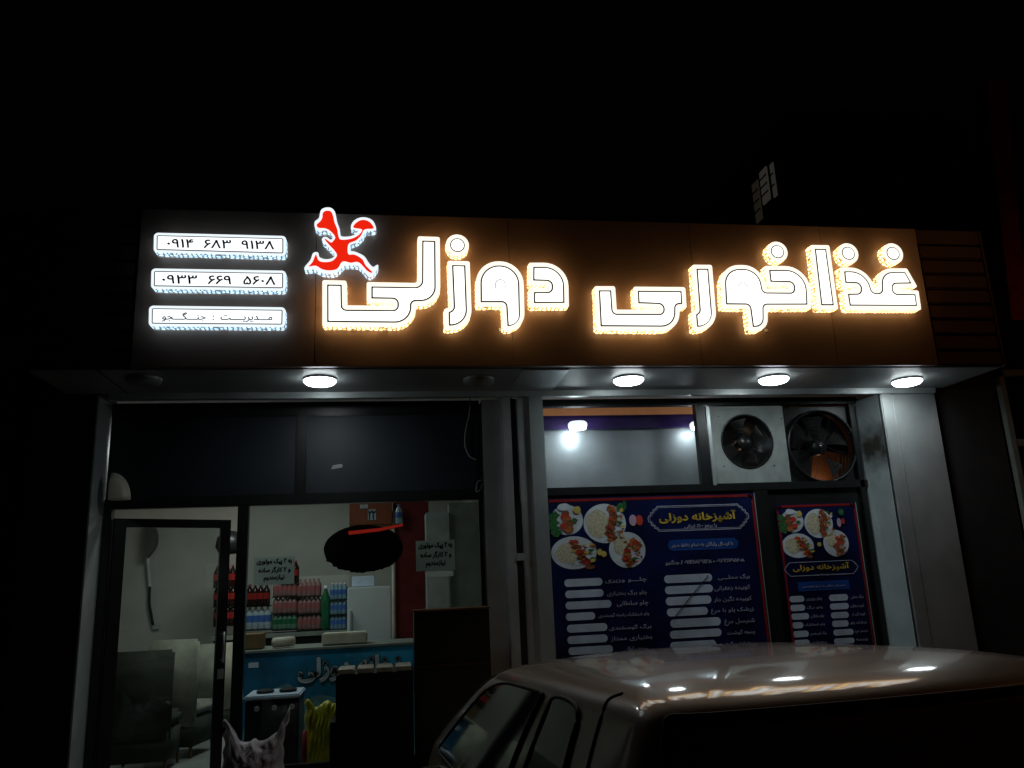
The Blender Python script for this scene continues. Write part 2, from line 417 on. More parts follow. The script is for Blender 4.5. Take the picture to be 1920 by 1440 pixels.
# ------------------------------------------------------------------ shop building
ZS, ZT = 3.376, 4.60          # soffit and top of the fascia
YP, YG = .82, 1.13            # pilaster face and glazing
shop = empty('shop_building', 'single storey restaurant with grey metal pillars under a long lit sign', 'building', (1.4, YP, 0))
box('floor_slab', -3.6, 5.1, YP+.02, 5.2, 0, .28, 'tile', shop, 0)
box('back_wall', -3.6, 5.1, 5.2, 5.35, 0, 3.6, 'plaster', shop, 0)
box('side_wall', -3.75, -3.6, 1.3, 5.35, 0, 3.6, 'plaster', shop, 0)
box('side_wall', 5.1, 5.25, 1.3, 5.35, 0, 3.6, 'plaster', shop, 0)
box('partition_wall', 1.0, 1.12, 1.2, 5.2, .28, 3.44, 'plaster', shop, 0)
box('ceiling', -3.6, 5.1, 1.2, 5.2, 3.45, 3.6, 'ceiling_white', shop, 0)
box('roof_slab', -3.9, 5.2, .06, 5.4, 3.62, ZT-.02, 'dark_wall', shop, 0)
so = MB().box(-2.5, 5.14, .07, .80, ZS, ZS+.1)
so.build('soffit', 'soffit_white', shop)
for x in (-2.05,):                     # panel joints of the soffit
    box('soffit_joint', x, x+.012, .08, .79, ZS-.003, ZS+.001, 'groove', shop, 0)
box('soffit_patch', 1.0+.03, 1.40, .09, .79, ZS-.006, ZS+.001, 'alu_light', shop, 0)
box('edge_trim', -2.2, 5.06, .79, .855, ZS-.05, ZS+.08, 'alu_light', shop, .006)
# pillars
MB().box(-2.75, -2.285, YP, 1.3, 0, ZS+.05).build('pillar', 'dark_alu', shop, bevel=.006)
box('pillar_return', -2.284, -2.268, YP-.004, YG, 0, ZS-.02, 'alu_light', shop, .002)
pc = MB().box(1.09, 1.31, YP, 1.3, 0, ZS-.052); pc.build('pillar', 'alu', shop, bevel=.006)
box('shutter_rail', .955, 1.035, YP-.015, YG+.05, 0, ZS-.052, 'alu', shop, .005)
box('shutter_rail', 1.0352, 1.09, YP+.05, YG+.05, 0, ZS-.052, 'black_matte', shop, 0)
box('shutter_rail', 1.0352, 1.089, YP-.01, YP+.02, 0, 2.42, 'dark_alu', shop, .003)
box('shutter_rail', 1.19, 1.315, YP-.03, YP-.001, 0, ZS-.052, 'alu_light', shop, .005)
for z in (.9, 1.95): box('rail_clip', 1.03, 1.095, YP-.022, YP-.008, z, z+.06, 'alu', shop, .003)
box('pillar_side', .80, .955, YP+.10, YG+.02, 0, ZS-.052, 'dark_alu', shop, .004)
box('pillar_return', .80, .954, YP+.08, YP+.098, 0, ZS-.052, 'alu', shop, .002)
MB().add([(4.478, YP+.004, 0), (4.478, YG+.03, 0), (4.385, YG+.03, 0), (4.478, YP+.004, ZS-.05), (4.478, YG+.03, ZS-.05), (4.42, YG+.03, ZS-.05)], [(0, 1, 2), (3, 5, 4), (0, 2, 5, 3), (0, 3, 4, 1), (1, 4, 5, 2)]).build('pillar_return', 'alu_soot', shop)
MB().box(4.50, 4.62, YP-.006, 1.3, 0, ZS-.052).build('pillar', 'alu', shop, bevel=.008)
MB().box(4.624, 5.06, YP, 1.3, 0, ZS-.052).build('pillar', 'alu', shop, bevel=.008)
box('pillar_gap', 4.479, 4.499, YP+.03, YG, 0, ZS-.052, 'black_matte', shop, 0)

# fascia sign board
fas = empty('fascia_board', 'long dark bronze sign board carrying the lit letters above the shop', 'sign board', (1.4, 0, ZS))
edges = [-1.80, -.53, .95, 2.46, 3.62, 4.515]
for a, b in zip(edges, edges[1:]):
    MB().box(a+.0015, b-.0015, 0, .05, ZS+.004, ZT).build('panel', 'bronze_panel', fas, bevel=.002)
for x0, x1 in ((-2.5, -1.806), (4.522, 5.13)):
    for k in range(9):
        z0 = ZS+.004+k*.136
        if k == 8: MB().box(x0, x1, .018, .06, z0, ZT).build('slat', 'rib_panel', fas, bevel=.004)
        else: MB().box(x0, x1, .012, .06, z0, z0+.122).build('slat', 'rib_panel', fas, bevel=.012)
    box('slat_backing', x0, x1, .062, .07, ZS+.004, ZT-.004, 'black_matte', fas, 0)
box('end_cap', 5.132, 5.15, .01, .8, ZS-.002, ZT, 'rib_panel', fas, 0)
box('end_cap', -2.52, -2.502, .01, .8, ZS-.002, ZT, 'rib_panel', fas, 0)
box('frame', -2.5, 5.13, .072, .09, ZS+.1, ZT-.03, 'black_matte', fas, 0)

# ------------------------------------------------------------------ lit letters
YF, YB = -.086, -.010
def T(c):
    x0, y0, s = c
    return lambda u, v: (x0+u/s, y0+v/s)
Z1, Z2, Z3, Z4 = T((260, 370, 4)), T((580, 420, 3.692)), T((1080, 430, 6)), T((1320, 430, 4.364))
def world(c, pts, s):
    out = []
    for p in pts:
        px, py = c(p[0], p[1]); a = at(px, py, YF); k = (at(px+1, py, YF)-a).length/s
        out.append((a.x, a.z, (p[2] if len(p) > 2 else 0)*k))
    return out
LG = 'lit letters of the long shop sign'
def letter(label, c, s, pts, arch=None, name='channel_letter', kind='warm', rim=8.6, cat='sign letter', group=LG):
    W = world(c, pts, s); cx = sum(p[0] for p in W)/len(W); cz = min(p[1] for p in W); px1 = .0040
    t = empty(name, label, cat, (cx, 0, cz), group)
    o0 = fillet(W)
    sheet('rim', [o0], YF, 'rim_'+kind, t)
    prism('side_wall', [o0], YF+.002, YB, 'side_'+kind, t, sides_only=True, uvs=True)
    g1 = fillet(inset(W, rim*px1)); g2 = fillet(inset(W, (rim+3.0)*px1))
    sheet('groove', [g1], YF-.0015, 'groove', t); f = sheet('face', [g2], YF-.003, 'face_'+kind, t)
    if arch:
        au, av, ar, ab = arch; A = [(au-ar, ab)]+[(au-ar*math.cos(q*math.pi/12), av-ar*math.sin(q*math.pi/12)) for q in range(13)]+[(au+ar, ab)]
        P = [(q[0], q[1]) for q in world(c, A, s)]; mb = MB(); wd = .0036
        for a, b in zip(P, P[1:]):
            d = Vector((b[0]-a[0], b[1]-a[1])).normalized(); q = Vector((-d.y, d.x))*wd
            mb.add([(a[0]-q.x, YF-.0045, a[1]-q.y), (b[0]-q.x, YF-.0045, b[1]-q.y), (b[0]+q.x, YF-.0045, b[1]+q.y), (a[0]+q.x, YF-.0045, a[1]+q.y)], [(0, 1, 2, 3)])
        mb.build('eye_groove', 'groove', t)
    # stand-off pins that carry the letter on the panel
    pin = MB(); pin.box(cx-.012, cx+.012, YB, -.0005, cz+.02, cz+.045); pin.build('pin', 'alu', t)
    return t
def dot(label, c, s, u, v, r):
    pts = [(u+r*math.cos(2*math.pi*k/28), v+r*1.0*math.sin(2*math.pi*k/28), 0) for k in range(28)]
    W = world(c, pts, s); W = [(x, z, .004) for x, z, _ in W]
    cx = sum(p[0] for p in W)/28; cz = sum(p[1] for p in W)/28; rr = sum(math.hypot(p[0]-cx, p[1]-cz) for p in W)/28
    t = empty('channel_dot', label, 'sign dot', (cx, 0, cz-rr), LG)
    C = circle(cx, cz, rr, 48)
    sheet('rim', [C], YF, 'rim_warm', t); prism('side_wall', [C], YF+.002, YB, 'side_warm', t, sides_only=True, uvs=True)
    sheet('groove', [circle(cx, cz, rr*.64, 40)], YF-.0015, 'groove', t); sheet('face', [circle(cx, cz, rr*.54, 40)], YF-.003, 'face_warm', t)
    MB().box(cx-.012, cx+.012, YB, -.0005, cz-.02, cz+.02).build('pin', 'alu', t)
# left word
letter('wide lit letter shaped like a hook with tall upright, leftmost of the left word', Z2, 3.692, [(90,388,15),(257,392,15),(260,563,3),(578,566,6),(578,549,6),(397,546,15),(397,402,12),(748,408,22),(750,85,15),(903,90,15),(908,565,140),(738,565,3),(738,716,148),(90,710,20)])
letter('slim lit stroke letter below the dot in the left word', Z2, 3.692, [(955,255,15),(1110,258,15),(1128,733,150),(935,735,12),(932,592,12),(968,575,10)])
dot('single round lit dot of the left word', Z2, 3.692, 1025, 147, 77)
letter('domed lit letter with small eye and tail, in the left word', Z2, 3.692, [(1155,572,15),(1152,258,165),(1480,258,165),(1492,736,130),(1342,738,12),(1332,572,3)], arch=(1321, 420, 34, 450))
letter('notched lit letter ending the left word on its right', Z2, 3.692, [(1520,268,12),(1790,268,158),(1797,576,12),(1524,578,15),(1524,442,8),(1648,442,7),(1648,424,7),(1518,420,8)])
# right word
letter('hook shaped lit letter beginning the right word at its left end', Z3, 6, [(205,640,25),(440,640,25),(458,903,5),(935,905,9),(935,888,9),(655,878,20),(645,645,25),(1230,650,25),(1245,885,20),(1165,890,5),(1162,1145,220),(230,1140,30)])
letter('slim lit stroke letter after the hook letter of the right word', Z3, 6, [(1305,398,25),(1530,400,25),(1592,1145,230),(1320,1145,20),(1300,932,18),(1342,905,15)])
letter('broad lit letter with dome, eye and tail in the middle of the right word', Z4, 4.364, [(495,300,12),(862,300,180),(880,650,15),(520,651,3),(522,833,110),(370,833,12),(345,650,3),(148,648,15),(130,292,165),(470,292,160),(508,484,4),(702,486,6),(702,466,6),(515,462,10)], arch=(313, 477, 38, 505))
dot('round lit dot over the domed letter of the right word', Z4, 4.364, 600, 184, 83)
letter('plain tall upright bar letter of the right word', Z4, 4.364, [(870,128,15),(1025,130,15),(1098,655,15),(930,655,15)])
letter('double arched lit letter closing the sign at its right end', Z4, 4.364, [(1110,312,12),(1355,312,170),(1396,490,10),(1424,490,10),(1420,318,130),(1660,320,15),(1748,475,12),(1575,478,7),(1575,497,7),(1755,500,14),(1778,660,15),(1165,658,15),(1140,497,12),(1250,494,7),(1250,474,7),(1128,470,14)])
dot('lit dot just right of the upright bar letter', Z4, 4.364, 1180, 197, 82)
dot('rightmost round lit dot of the whole sign', Z4, 4.364, 1546, 198, 82)
# telephone plates
def plate(label, q, s, th, bold):
    W = world(Z1, [(x, y, 33) for x, y in q], 4); cx = sum(p[0] for p in W)/4; cz = min(p[1] for p in W)
    t = empty('phone_plate', label, 'sign plate', (cx, 0, cz), 'white lit plates left of the letters')
    o0 = fillet(W); sheet('rim', [o0], YF, 'rim_cool', t); prism('side_wall', [o0], YF+.002, YB, 'side_cool', t, sides_only=True, uvs=True)
    sheet('groove', [fillet(inset(W, .020))], YF-.0015, 'groove', t); sheet('face', [fillet(inset(W, .0275))], YF-.003, 'face_cool', t)
    MB().box(cx-.012, cx+.012, YB, -.0005, cz+.03, cz+.06).build('pin', 'alu', t)
    y0, y1, x0, x1 = th; a = at(*Z1(x0, y0), YF); b = at(*Z1(x1, y1), YF)
    writing('writing', s, a.x, b.x, b.z, a.z, YF-.0045, 'ink_navy', t, bold=bold, raw=s[0] in '۰')
plate('top white lit plate with a telephone number', [(115,265),(1106,290),(1106,441),(112,414)], '۰۹۱۴  ۶۸۳  ۹۱۳۸', (314, 392, 218, 1015), .0022)
plate('middle white lit plate with a telephone number', [(95,533),(1105,550),(1104,702),(92,687)], '۰۹۳۳  ۶۶۹  ۵۶۰۸', (584, 658, 180, 1025), .0022)
plate('bottom white lit plate with a written name', [(78,812),(1102,825),(1098,975),(75,968)], 'مـــدیریــــت  :  جنـــگـــجو', (862, 938, 180, 1002), .0012)
# running waiter
outer = [(1365,100),(1395,78),(1440,78),(1470,105),(1482,150),(1490,190),(1508,240),(1515,288),(1560,295),(1610,285),(1636,265),(1645,245),(1600,238),(1592,215),(1610,180),(1650,155),(1700,150),(1750,170),(1775,210),(1775,248),(1705,258),(1680,300),(1640,335),(1590,358),(1585,398),(1625,408),(1690,440),(1725,490),(1758,522),(1788,505),(1798,520),(1775,565),(1738,600),(1705,578),(1650,518),(1590,512),(1540,515),(1495,560),(1440,577),(1370,565),(1310,540),(1252,546),(1245,522),(1288,470),(1308,418),(1345,413),(1356,448),(1400,464),(1448,457),(1472,432),(1430,382),(1375,325),(1388,298),(1415,300),(1440,318),(1462,295),(1430,262),(1395,250),(1345,252),(1320,220),(1322,180),(1352,155)]
red = [(1380,120),(1402,102),(1440,105),(1458,138),(1470,190),(1490,240),(1500,296),(1520,318),(1590,312),(1640,290),(1668,262),(1672,240),(1610,228),(1626,195),(1665,172),(1705,172),(1740,192),(1762,234),(1695,242),(1668,288),(1630,325),(1580,345),(1568,380),(1574,428),(1620,430),(1678,465),(1702,510),(1752,560),(1742,566),(1712,550),(1650,488),(1590,492),(1530,482),(1492,535),(1440,549),(1380,542),(1328,514),(1275,520),(1302,488),(1326,432),(1334,434),(1350,474),(1390,486),(1450,478),(1487,438),(1468,400),(1438,368),(1396,318),(1402,312),(1440,338),(1455,332),(1474,300),(1440,256),(1400,234),(1350,230),(1334,207),(1362,180),(1378,150)]
W = world(Z1, [(x, y, 0) for x, y in outer], 4); O2 = catmull([(p[0], p[1]) for p in W], 3); R2 = catmull([(p[0], p[1]) for p in world(Z1, [(x, y, 0) for x, y in red], 4)], 3)
cx = sum(p[0] for p in O2)/len(O2); cz = min(p[1] for p in O2)
t = empty('waiter_figure', 'red lit cut-out of a running waiter carrying a domed tray', 'sign figure', (cx, 0, cz))
sheet('rim', [O2], YF, 'rim_cool', t); prism('side_wall', [O2], YF+.002, YB, 'side_cool', t, sides_only=True, uvs=True); sheet('face', [R2], YF-.002, 'face_red', t)
MB().box(cx-.03, cx, YB, -.0005, cz+.2, cz+.24).build('pin', 'alu', t)

# ------------------------------------------------------------------ soffit lamps
def downlight(x, y, on, label):
    t = empty('ceiling_lamp', label, 'ceiling lamp', (x, y, ZS), 'round lamps under the sign')
    r = .118
    MB().lathe((x, y, ZS), [(0, 0), (r, 0), (r+.008, -.006), (r+.006, -.018), (r-.006, -.022), (0, -.022)], n=40).build('housing', 'fixture', t, smooth=False)
    MB().lathe((x, y, ZS), [(r+.004, -.010), (r+.006, -.028), (r-.012, -.046), (r*.6, -.056), (0, -.06)], n=40).build('lens', 'lens' if on else 'lens_off', t, smooth=True)
    if on:
        L = bpy.data.lights.new('bulb', 'AREA'); L.shape = 'DISK'; L.size = .2; L.energy = DL; L.color = (.84, .97, 1.)
        lo = bpy.data.objects.new('bulb', L); COL.objects.link(lo); lo.parent = t; lo.location = (0, 0, -.075)
DL = 2.0
downlight(-1.788, .30, False, 'unlit round lamp at the left end of the soffit')
downlight(-.516, .335, True, 'lit round lamp over the left window')
downlight(.72, .37, False, 'unlit round lamp beside the middle pillar')
downlight(1.957, .36, True, 'lit round lamp above the steel hood pane')
downlight(3.233, .366, True, 'lit round lamp above the extractor fans')
downlight(4.54, .465, True, 'lit round lamp above the right pillar, rightmost of the row')

# ------------------------------------------------------------------ left bay: glazing and door
zt0, zt1 = 2.49, 2.60
win = empty('window_wall', 'black framed shop window with dark upper panes, left bay', 'window', (-.7, YG, .28))
XL, XM, XR = -2.262, -.73, .80
box('frame', XL, XR, YG-.02, YG+.04, 3.255, ZS-.01, 'black_frame', win, .003)
box('frame', XL, XR, YG-.03, YG+.05, zt0, zt1-.03, 'black_frame', win, .003)
box('frame', XL, XL+.06, YG-.03, YG+.05, .28, zt0, 'black_frame', win, .003)
box('frame', XM-.035, XM+.035, YG-.02, YG+.05, zt1-.03, 3.255, 'black_frame', win, .003)
box('frame', XR-.03, XR, YG-.025, YG+.05, .28, 3.255, 'black_frame', win, .003)
box('mullion', -1.225, -1.14, YG-.03, YG+.05, .28, zt0, 'black_frame', win, .003)
box('frame', -1.14, XR-.03, YG-.03, YG+.05, .28, .48, 'black_frame', win, .003)
for a, b in ((XL+.002, XM-.036), (XM+.036, XR-.032)):
    box('dark_pane', a, b, YG, YG+.01, zt1-.03, 3.254, 'navy_film', win, 0)
    bd = MB()
    for q in ((a, b, zt1-.03, zt1-.018), (a, b, 3.243, 3.254), (a, a+.01, zt1-.018, 3.243), (b-.01, b, zt1-.018, 3.243)): bd.box(q[0], q[1], YG-.012, YG-.001, q[2], q[3])
    bd.build('glazing_bead', 'dark_alu', win)
box('glass_pane', -1.138, XR-.032, YG+.008, YG+.013, .482, zt0-.002, 'clear_glass', win, 0)
# door leaf, hinged on the left and standing ajar
door = empty('glass_door', 'black framed glass door standing ajar at the left', 'door', (XL+.07, YG+.01, .28))
dr = bpy.data.objects.new('x', None)
lw, lh = .95, 2.14
def dpart(name, x0, x1, y0, y1, z0, z1, m, par=None):
    mb = MB().box(x0, x1, y0, y1, z0, z1); o = mb.build(name, m, None, bevel=.003); o.parent = par or door; return o
dpart('stile', 0, .095, -.02, .02, 0, lh, 'black_frame'); st = dpart('stile', lw-.085, lw, -.02, .02, 0, lh, 'black_frame')
dpart('rail', .095, lw-.085, -.02, .02, lh-.07, lh, 'black_frame'); dpart('rail', .095, lw-.085, -.02, .02, 0, .1, 'black_frame')
dpart('glass_pane', .095, lw-.085, -.003, .003, .1, lh-.07, 'clear_glass')
hd = MB().tube([(lw-.04, -.07, .95), (lw-.04, -.07, 1.2)], .009); hd.tube([(lw-.04, -.02, .97), (lw-.04, -.07, .97)], .006); hd.tube([(lw-.04, -.02, 1.18), (lw-.04, -.07, 1.18)], .006)
o = hd.build('handle', 'alu', None, smooth=True); o.parent = door
o = MB().box(lw-.07, lw-.015, -.03, -.021, .82, .9).build('lock', 'alu', None, bevel=.003); o.parent = door
door.rotation_euler = (0, 0, R(31))
bpy.data.objects.remove(dr)
# white lamp globe quarter seen left
a = at(205, 938, .98); b = at(243, 890, .98)
mb = MB(); mb.lathe((a.x+.005, .98, a.z), [(0.0, -.05), (.1, -.045), (.155, 0), (.1, .045), (0, .05)], axis='y', n=32)
mb.v = [(max(v[0], a.x), v[1], a.z+max(0, v[2]-a.z)*1.42) for v in mb.v]
tag(mb.build('wall_lamp', 'cream', smooth=True), 'unlit rounded white lamp shade on the frame above the door', 'wall lamp')
# hanging cable
pts = [at(x, y, YG-.04) for x, y in ((882, 742), (880, 775), (873, 808), (872, 835), (880, 855), (893, 862))]
cb = MB().tube(catmull([tuple(p) for p in pts], 5, False), .006); tag(cb.build('hanging_cable', 'cable', smooth=True), 'thin pale cable dangling beside the upper dark pane', 'cable')
pts = [at(x, y, YG-.03) for x, y in ((905, 895), (902, 915), (893, 922), (895, 905), (902, 900))]
cb = MB().tube(catmull([tuple(p) for p in pts], 5, False), .004); tag(cb.build('cable_coil', 'cable', smooth=True), 'small loop of cable at the lower corner of the dark pane', 'cable')
# price sticker on dark pane
x0, x1, z0, z1 = rect(620, 870, 642, 880, YG-.002)
tag(sheet('glass_sticker', [fillet([(x0, z0, .005), (x1, z0+.015, .01), (x1, z1, .01), (x0+.02, z1-.01, .005)])], YG-.003, 'cable'), 'torn pale sticker remnant on the dark upper pane', 'sticker')

# notices
def notice(q, lines, label, y):
    x0, x1, z0, z1 = rect(*q, y)
    t = empty('paper_notice', label, 'notice', (x0, y, z0), 'paper notices taped inside the glass')
    MB().box(x0, x1, y, y+.002, z0, z1).build('sheet', 'paper', t)
    n = len(lines); h = (z1-z0)/(n+.4)
    for i, (s, a, b) in enumerate(lines):
        zt = z1-.2*h-i*h; writing('writing', s, x0+(x1-x0)*a, x0+(x1-x0)*b, zt-h*.82, zt-h*.05, y-.002, 'ink_black', t, bold=.0028)
NL = [('به ۲ پیک موتوری', .07, .93), ('و ۲ کارگر ساده', .12, .9), ('نیازمندیم', .25, .75)]
notice((476, 1044, 552, 1096), NL, 'paper notice on the glass in front of the bottles', YG+.02)
notice((780, 1013, 853, 1070), NL, 'paper notice on the glass right of the black oval sign', YG+.02)
x0, x1, z0, z1 = rect(797, 1071, 850, 1081, YG+.03)
tag(sheet('paper_slip', [[(x0, z0), (x1, z0), (x1, z1), (x0, z1)]], YG+.03, 'paper'), 'narrow paper strip peeking out below the right notice', 'paper slip')

# ------------------------------------------------------------------ interior
def tube_lamp(x, y, e, lab):
    LI = bpy.data.lights.new('room_light', 'AREA'); LI.shape = 'RECTANGLE'; LI.size = 1.1; LI.size_y = .25; LI.energy = e; LI.color = (.93, 1., .95)
    t = empty('tube_lamp', lab, 'ceiling lamp', (x, y, 3.44))
    MB().box(x-.6, x+.6, y-.14, y+.14, 3.40, 3.445).build('housing', 'lens_off', t, bevel=.01)
    lo = bpy.data.objects.new('bulb', LI); COL.objects.link(lo); lo.parent = t; lo.location = (0, 0, -.06)
tube_lamp(-1.3, 1.75, 11, 'white ceiling lamp inside, nearest the window')
tube_lamp(-1.5, 3.3, 20, 'white ceiling lamp over the back of the dining room')

def chair(x, y, rz, label, m='fabric_chair', top=1.04, wd=.5):
    t = empty('dining_chair', label, 'chair', (x, y, .28), 'high backed chairs inside')
    def P(name, mb, mm, sm=False, bv=.02):
        o = mb.build(name, mm, None, bevel=bv, smooth=sm); o.parent = t
        if bv: 
            for p in o.data.polygons: p.use_smooth = True
        return o
    h = wd/2
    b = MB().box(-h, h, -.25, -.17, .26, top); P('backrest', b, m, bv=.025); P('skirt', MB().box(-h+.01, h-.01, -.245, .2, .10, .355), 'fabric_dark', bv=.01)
    P('seat', MB().box(-h+.01, h-.01, -.168, .26, .36, .48), m, bv=.03)
    for sx in (-1, 1):
        for sy in (-.2, .22): P('leg', MB().tube([(sx*(h-.05), sy, .36), (sx*(h-.03), sy*1.05, 0)], [.02, .014]), 'wood', bv=0)
    t.rotation_euler = (0, 0, R(rz)); return t
chair(at(262, 1300, 2.2).x, 2.45, 0, 'dark green backed chair seen from behind through the door', 'fabric_dark', 1.04, .54)
chair(at(330, 1280, 2.9).x+.02, 3.1, -14, 'greyish high backed chair just right of the dark one', 'fabric_chair', 1.09, .5)
chair(at(400, 1230, 3.9).x, 4.1, 20, 'white chair by the shelf, farthest of the three', 'fabric_chair', .98, .52)
# wall fan with cord and socket
YW = 5.19
t = empty('wall_fan', 'grey folded fan hanging on the wall above its cord', 'fan', tuple(at(287, 1010, YW-.1)))
a = at(272, 975, YW-.12); b = at(300, 1045, YW-.12)
P = [(x, z) for x, z in ((at(u, v, YW-.1).x, at(u, v, YW-.1).z) for u, v in ((277, 982), (287, 984), (295, 1000), (294, 1022), (284, 1038), (276, 1044), (274, 1015)))]
prism('blade_cover', [catmull(P, 4)], YW-.16, YW-.06, 'plaster_dim', t)
MB().tube([at(278, 975, YW-.05), at(277, 1050, YW-.05), at(281, 1100, YW-.04)], .02).build('stem', 'fixture', t)
pts = [tuple(at(u, v, YW-.03)) for u, v in ((281, 1100), (280, 1130), (284, 1155), (287, 1172))]
tag(MB().tube(catmull(pts, 4, False), .016).build('power_cord', 'dark_alu', smooth=True), 'dark cord running down the wall below the fan', 'cord')
x0, x1, z0, z1 = rect(286, 1166, 299, 1180, YW-.02)
tag(MB().box(x0, x1, YW-.03, YW, z0, z1).build('wall_socket', 'paper', bevel=.005), 'pale wall socket at the end of the dark cord', 'socket')

# drinks
YR = 4.25
def bottle_mesh(name, h, r, body, label, cap):
    mb = MB(); n = 12
    mb.lathe((0, 0, 0), [(0, 0), (r*.9, 0), (r, .01), (r, h*.3)], n=n, mi=0)
    mb.lathe((0, 0, 0), [(r*1.02, h*.3), (r*1.02, h*.58)], n=n, mi=1)
    mb.lathe((0, 0, 0), [(r, h*.58), (r*.95, h*.68), (r*.35, h*.88), (r*.3, h*.93)], n=n, mi=0)
    mb.lathe((0, 0, 0), [(r*.38, h*.93), (r*.38, h), (0, h)], n=n, mi=2)
    me = bpy.data.meshes.new(name); me.from_pydata(mb.v, [], mb.f); me.update()
    for p, k in zip(me.polygons, mb.mi): p.material_index = k; p.use_smooth = True
    for k in (body, label, cap): me.materials.append(M[k])
    return me
BM = {'cola': bottle_mesh('cola_bottle', .25, .042, 'coke', 'label_red', 'label_red'),
      'water': bottle_mesh('water_bottle', .27, .042, 'water', 'label_blue', 'label_blue'),
      'pink': bottle_mesh('drink_bottle', .2, .038, 'pink_body', 'pink_label', 'pink_label'),
      'green': bottle_mesh('lemon_drink_bottle', .2, .038, 'green_body', 'green_plastic', 'pink_label'),
      'tall': bottle_mesh('green_bottle', .5, .06, 'green_plastic', 'green_plastic', 'menu_white'),
      'soda': bottle_mesh('soda_bottle', .19, .036, 'blue_body', 'label_blue', 'plate_white')}
LB = {'cola': ('dark cola bottle', 'bottle'), 'water': ('clear blue labelled water bottle', 'bottle'), 'pink': ('pink bottle', 'bottle'),
      'green': ('greenish bottle', 'bottle'), 'tall': ('tall dark green bottle at the right of the rack', 'bottle'), 'soda': ('small pale blue bottle', 'bottle')}
rk = empty('drinks_rack', 'dark shelf rack holding the drink bottles inside', 'rack', (-1.3, YR, .28))
shelves = set()
ORD = ['leftmost', 'second', 'third', 'fourth', 'fifth', 'rightmost']
def row(kind, u0, u1, v, n, where, depth=1):
    """bottles whose bases stand at image height v between columns u0 and u1"""
    z = at((u0+u1)/2, v, YR).z; a, b = at(u0, v, YR).x, at(u1, v, YR).x
    for j in range(depth):
        for i in range(n):
            o = bpy.data.objects.new(BM[kind].name, BM[kind]); COL.objects.link(o); o.location = (a+(b-a)*(i+.5)/n+random.uniform(-.004, .004), YR+.1*j, z+.001); o.rotation_euler.z = random.uniform(0, 6)
            tag(o, (LB[kind][0] if n == 1 else (ORD[i] if i < n-1 else 'rightmost')+(' ' if i in (0, n-1) else ' from left ')+LB[kind][0]+', '+where), LB[kind][1], 'drink bottles on the rack: '+kind)
    box('shelf', a-.01, b+.01, YR-.05, YR+.2, z-.012, z, 'black_frame', rk, 0)
for v, k in ((1100, 'top'), (1136, 'middle'), (1172, 'bottom')): row('cola', 402, 460, v, 6, k+' row of the stack behind the mullion')
row('cola', 462, 504, 1136, 4, 'row above the water bottles'); row('water', 462, 506, 1180, 4, 'bottom of the rack'); row('cola', 528, 560, 1092, 3, 'beside the left paper notice')
for v, k in ((1118, 'top'), (1150, 'middle')): row('pink', 513, 556, v, 5, k+' row of the left pink stack')
row('green', 513, 556, 1180, 5, 'under the left pink stack')
for v, k in ((1118, 'top'), (1150, 'middle'), (1180, 'bottom')): row('pink', 559, 601, v, 5, k+' row of the right pink stack')
row('tall', 602, 617, 1180, 1, '')
for v, k in ((1180, 'bottom'), (1152, 'middle'), (1124, 'top')): row('soda', 620, 650, v, 4, k+' row beside the white fridge')
zz = at(550, 1183, YR).z
box('board', at(400, 1183, YR).x, at(652, 1183, YR).x, YR-.12, YR+.24, zz-.06, zz-.013, 'frame_grey', rk, .003)
box('cabinet', at(400, 1183, YR).x+.02, at(652, 1183, YR).x-.02, YR-.08, YR+.22, .28, zz-.062, 'black_matte', rk, .003)
box('back_panel', at(505, 1100, YR).x, at(652, 1183, YR).x, YR+.25, YR+.262, zz, zz+.62, 'plaster', rk, 0)
# round dark thing on top of the cola stack
a = at(430, 1020, YR); mb = MB().lathe((a.x, YR+.05, a.z-.12), [(0, 0), (.12, .01), (.17, .09), (.15, .2), (.06, .27), (0, .28)], n=20); tag(mb.build('cooking_pot', 'dark_alu', smooth=True), 'round dark pot standing on the cola bottles', 'pot')

# white box, red wall, cabinet
x0, x1, z0, z1 = rect(651, 1100, 734, 1196, 3.6)
t = empty('white_fridge', 'white box fridge between the bottles and the red wall', 'fridge', ((x0+x1)/2, 3.8, .28))
MB().box(x0, x1, 3.6, 4.1, .3, z1).build('body', 'fridge_white', t, bevel=.01)
MB().box(x0+.03, x0+.05, 3.57, 3.6, z0, z0+.3).build('handle', 'alu', t)
x0, x1, z0, z1 = rect(660, 1080, 702, 1099, 3.7)
tag(MB().box(x0, x1, 3.7, 3.9, z0, z1).build('tissue_box', 'menu_white', bevel=.005), 'small pale box lying on top of the white fridge', 'box')
x0, x1, z0, z1 = rect(738, 900, 806, 1300, 3.3)
tag(MB().box(x0, x1, 3.3, 3.6, .28, 3.44).build('red_wall', 'red_wall'), 'dark red wall panel behind the right notice', 'wall panel')
x0 = at(738, 1100, 3.25).x; tag(MB().tube([(x0, 3.25, .28), (x0, 3.25, 2.6)], .018).build('pale_pipe', 'cream', smooth=True), 'pale vertical pipe at the left edge of the red wall', 'pipe')
x0, x1, z0, z1 = rect(800, 960, 868, 1140, 2.9)
t = empty('metal_cabinet', 'tall grey metal cabinet behind the window at its right end', 'cabinet', ((x0+x1)/2, 3.1, .28))
MB().box(x0, x0+.25, 2.9, 3.4, .28, z1).build('door_panel', 'white_paint', t, bevel=.005)
MB().box(x0+.255, x0+.7, 2.95, 3.4, .28, z1+.1).build('body', 'frame_grey', t, bevel=.005)
MB().box(x0+.02, x0+.23, 2.88, 2.899, .4, at(830, 1080, 2.9).z).build('door_panel', 'ceiling_white', t, bevel=.004)
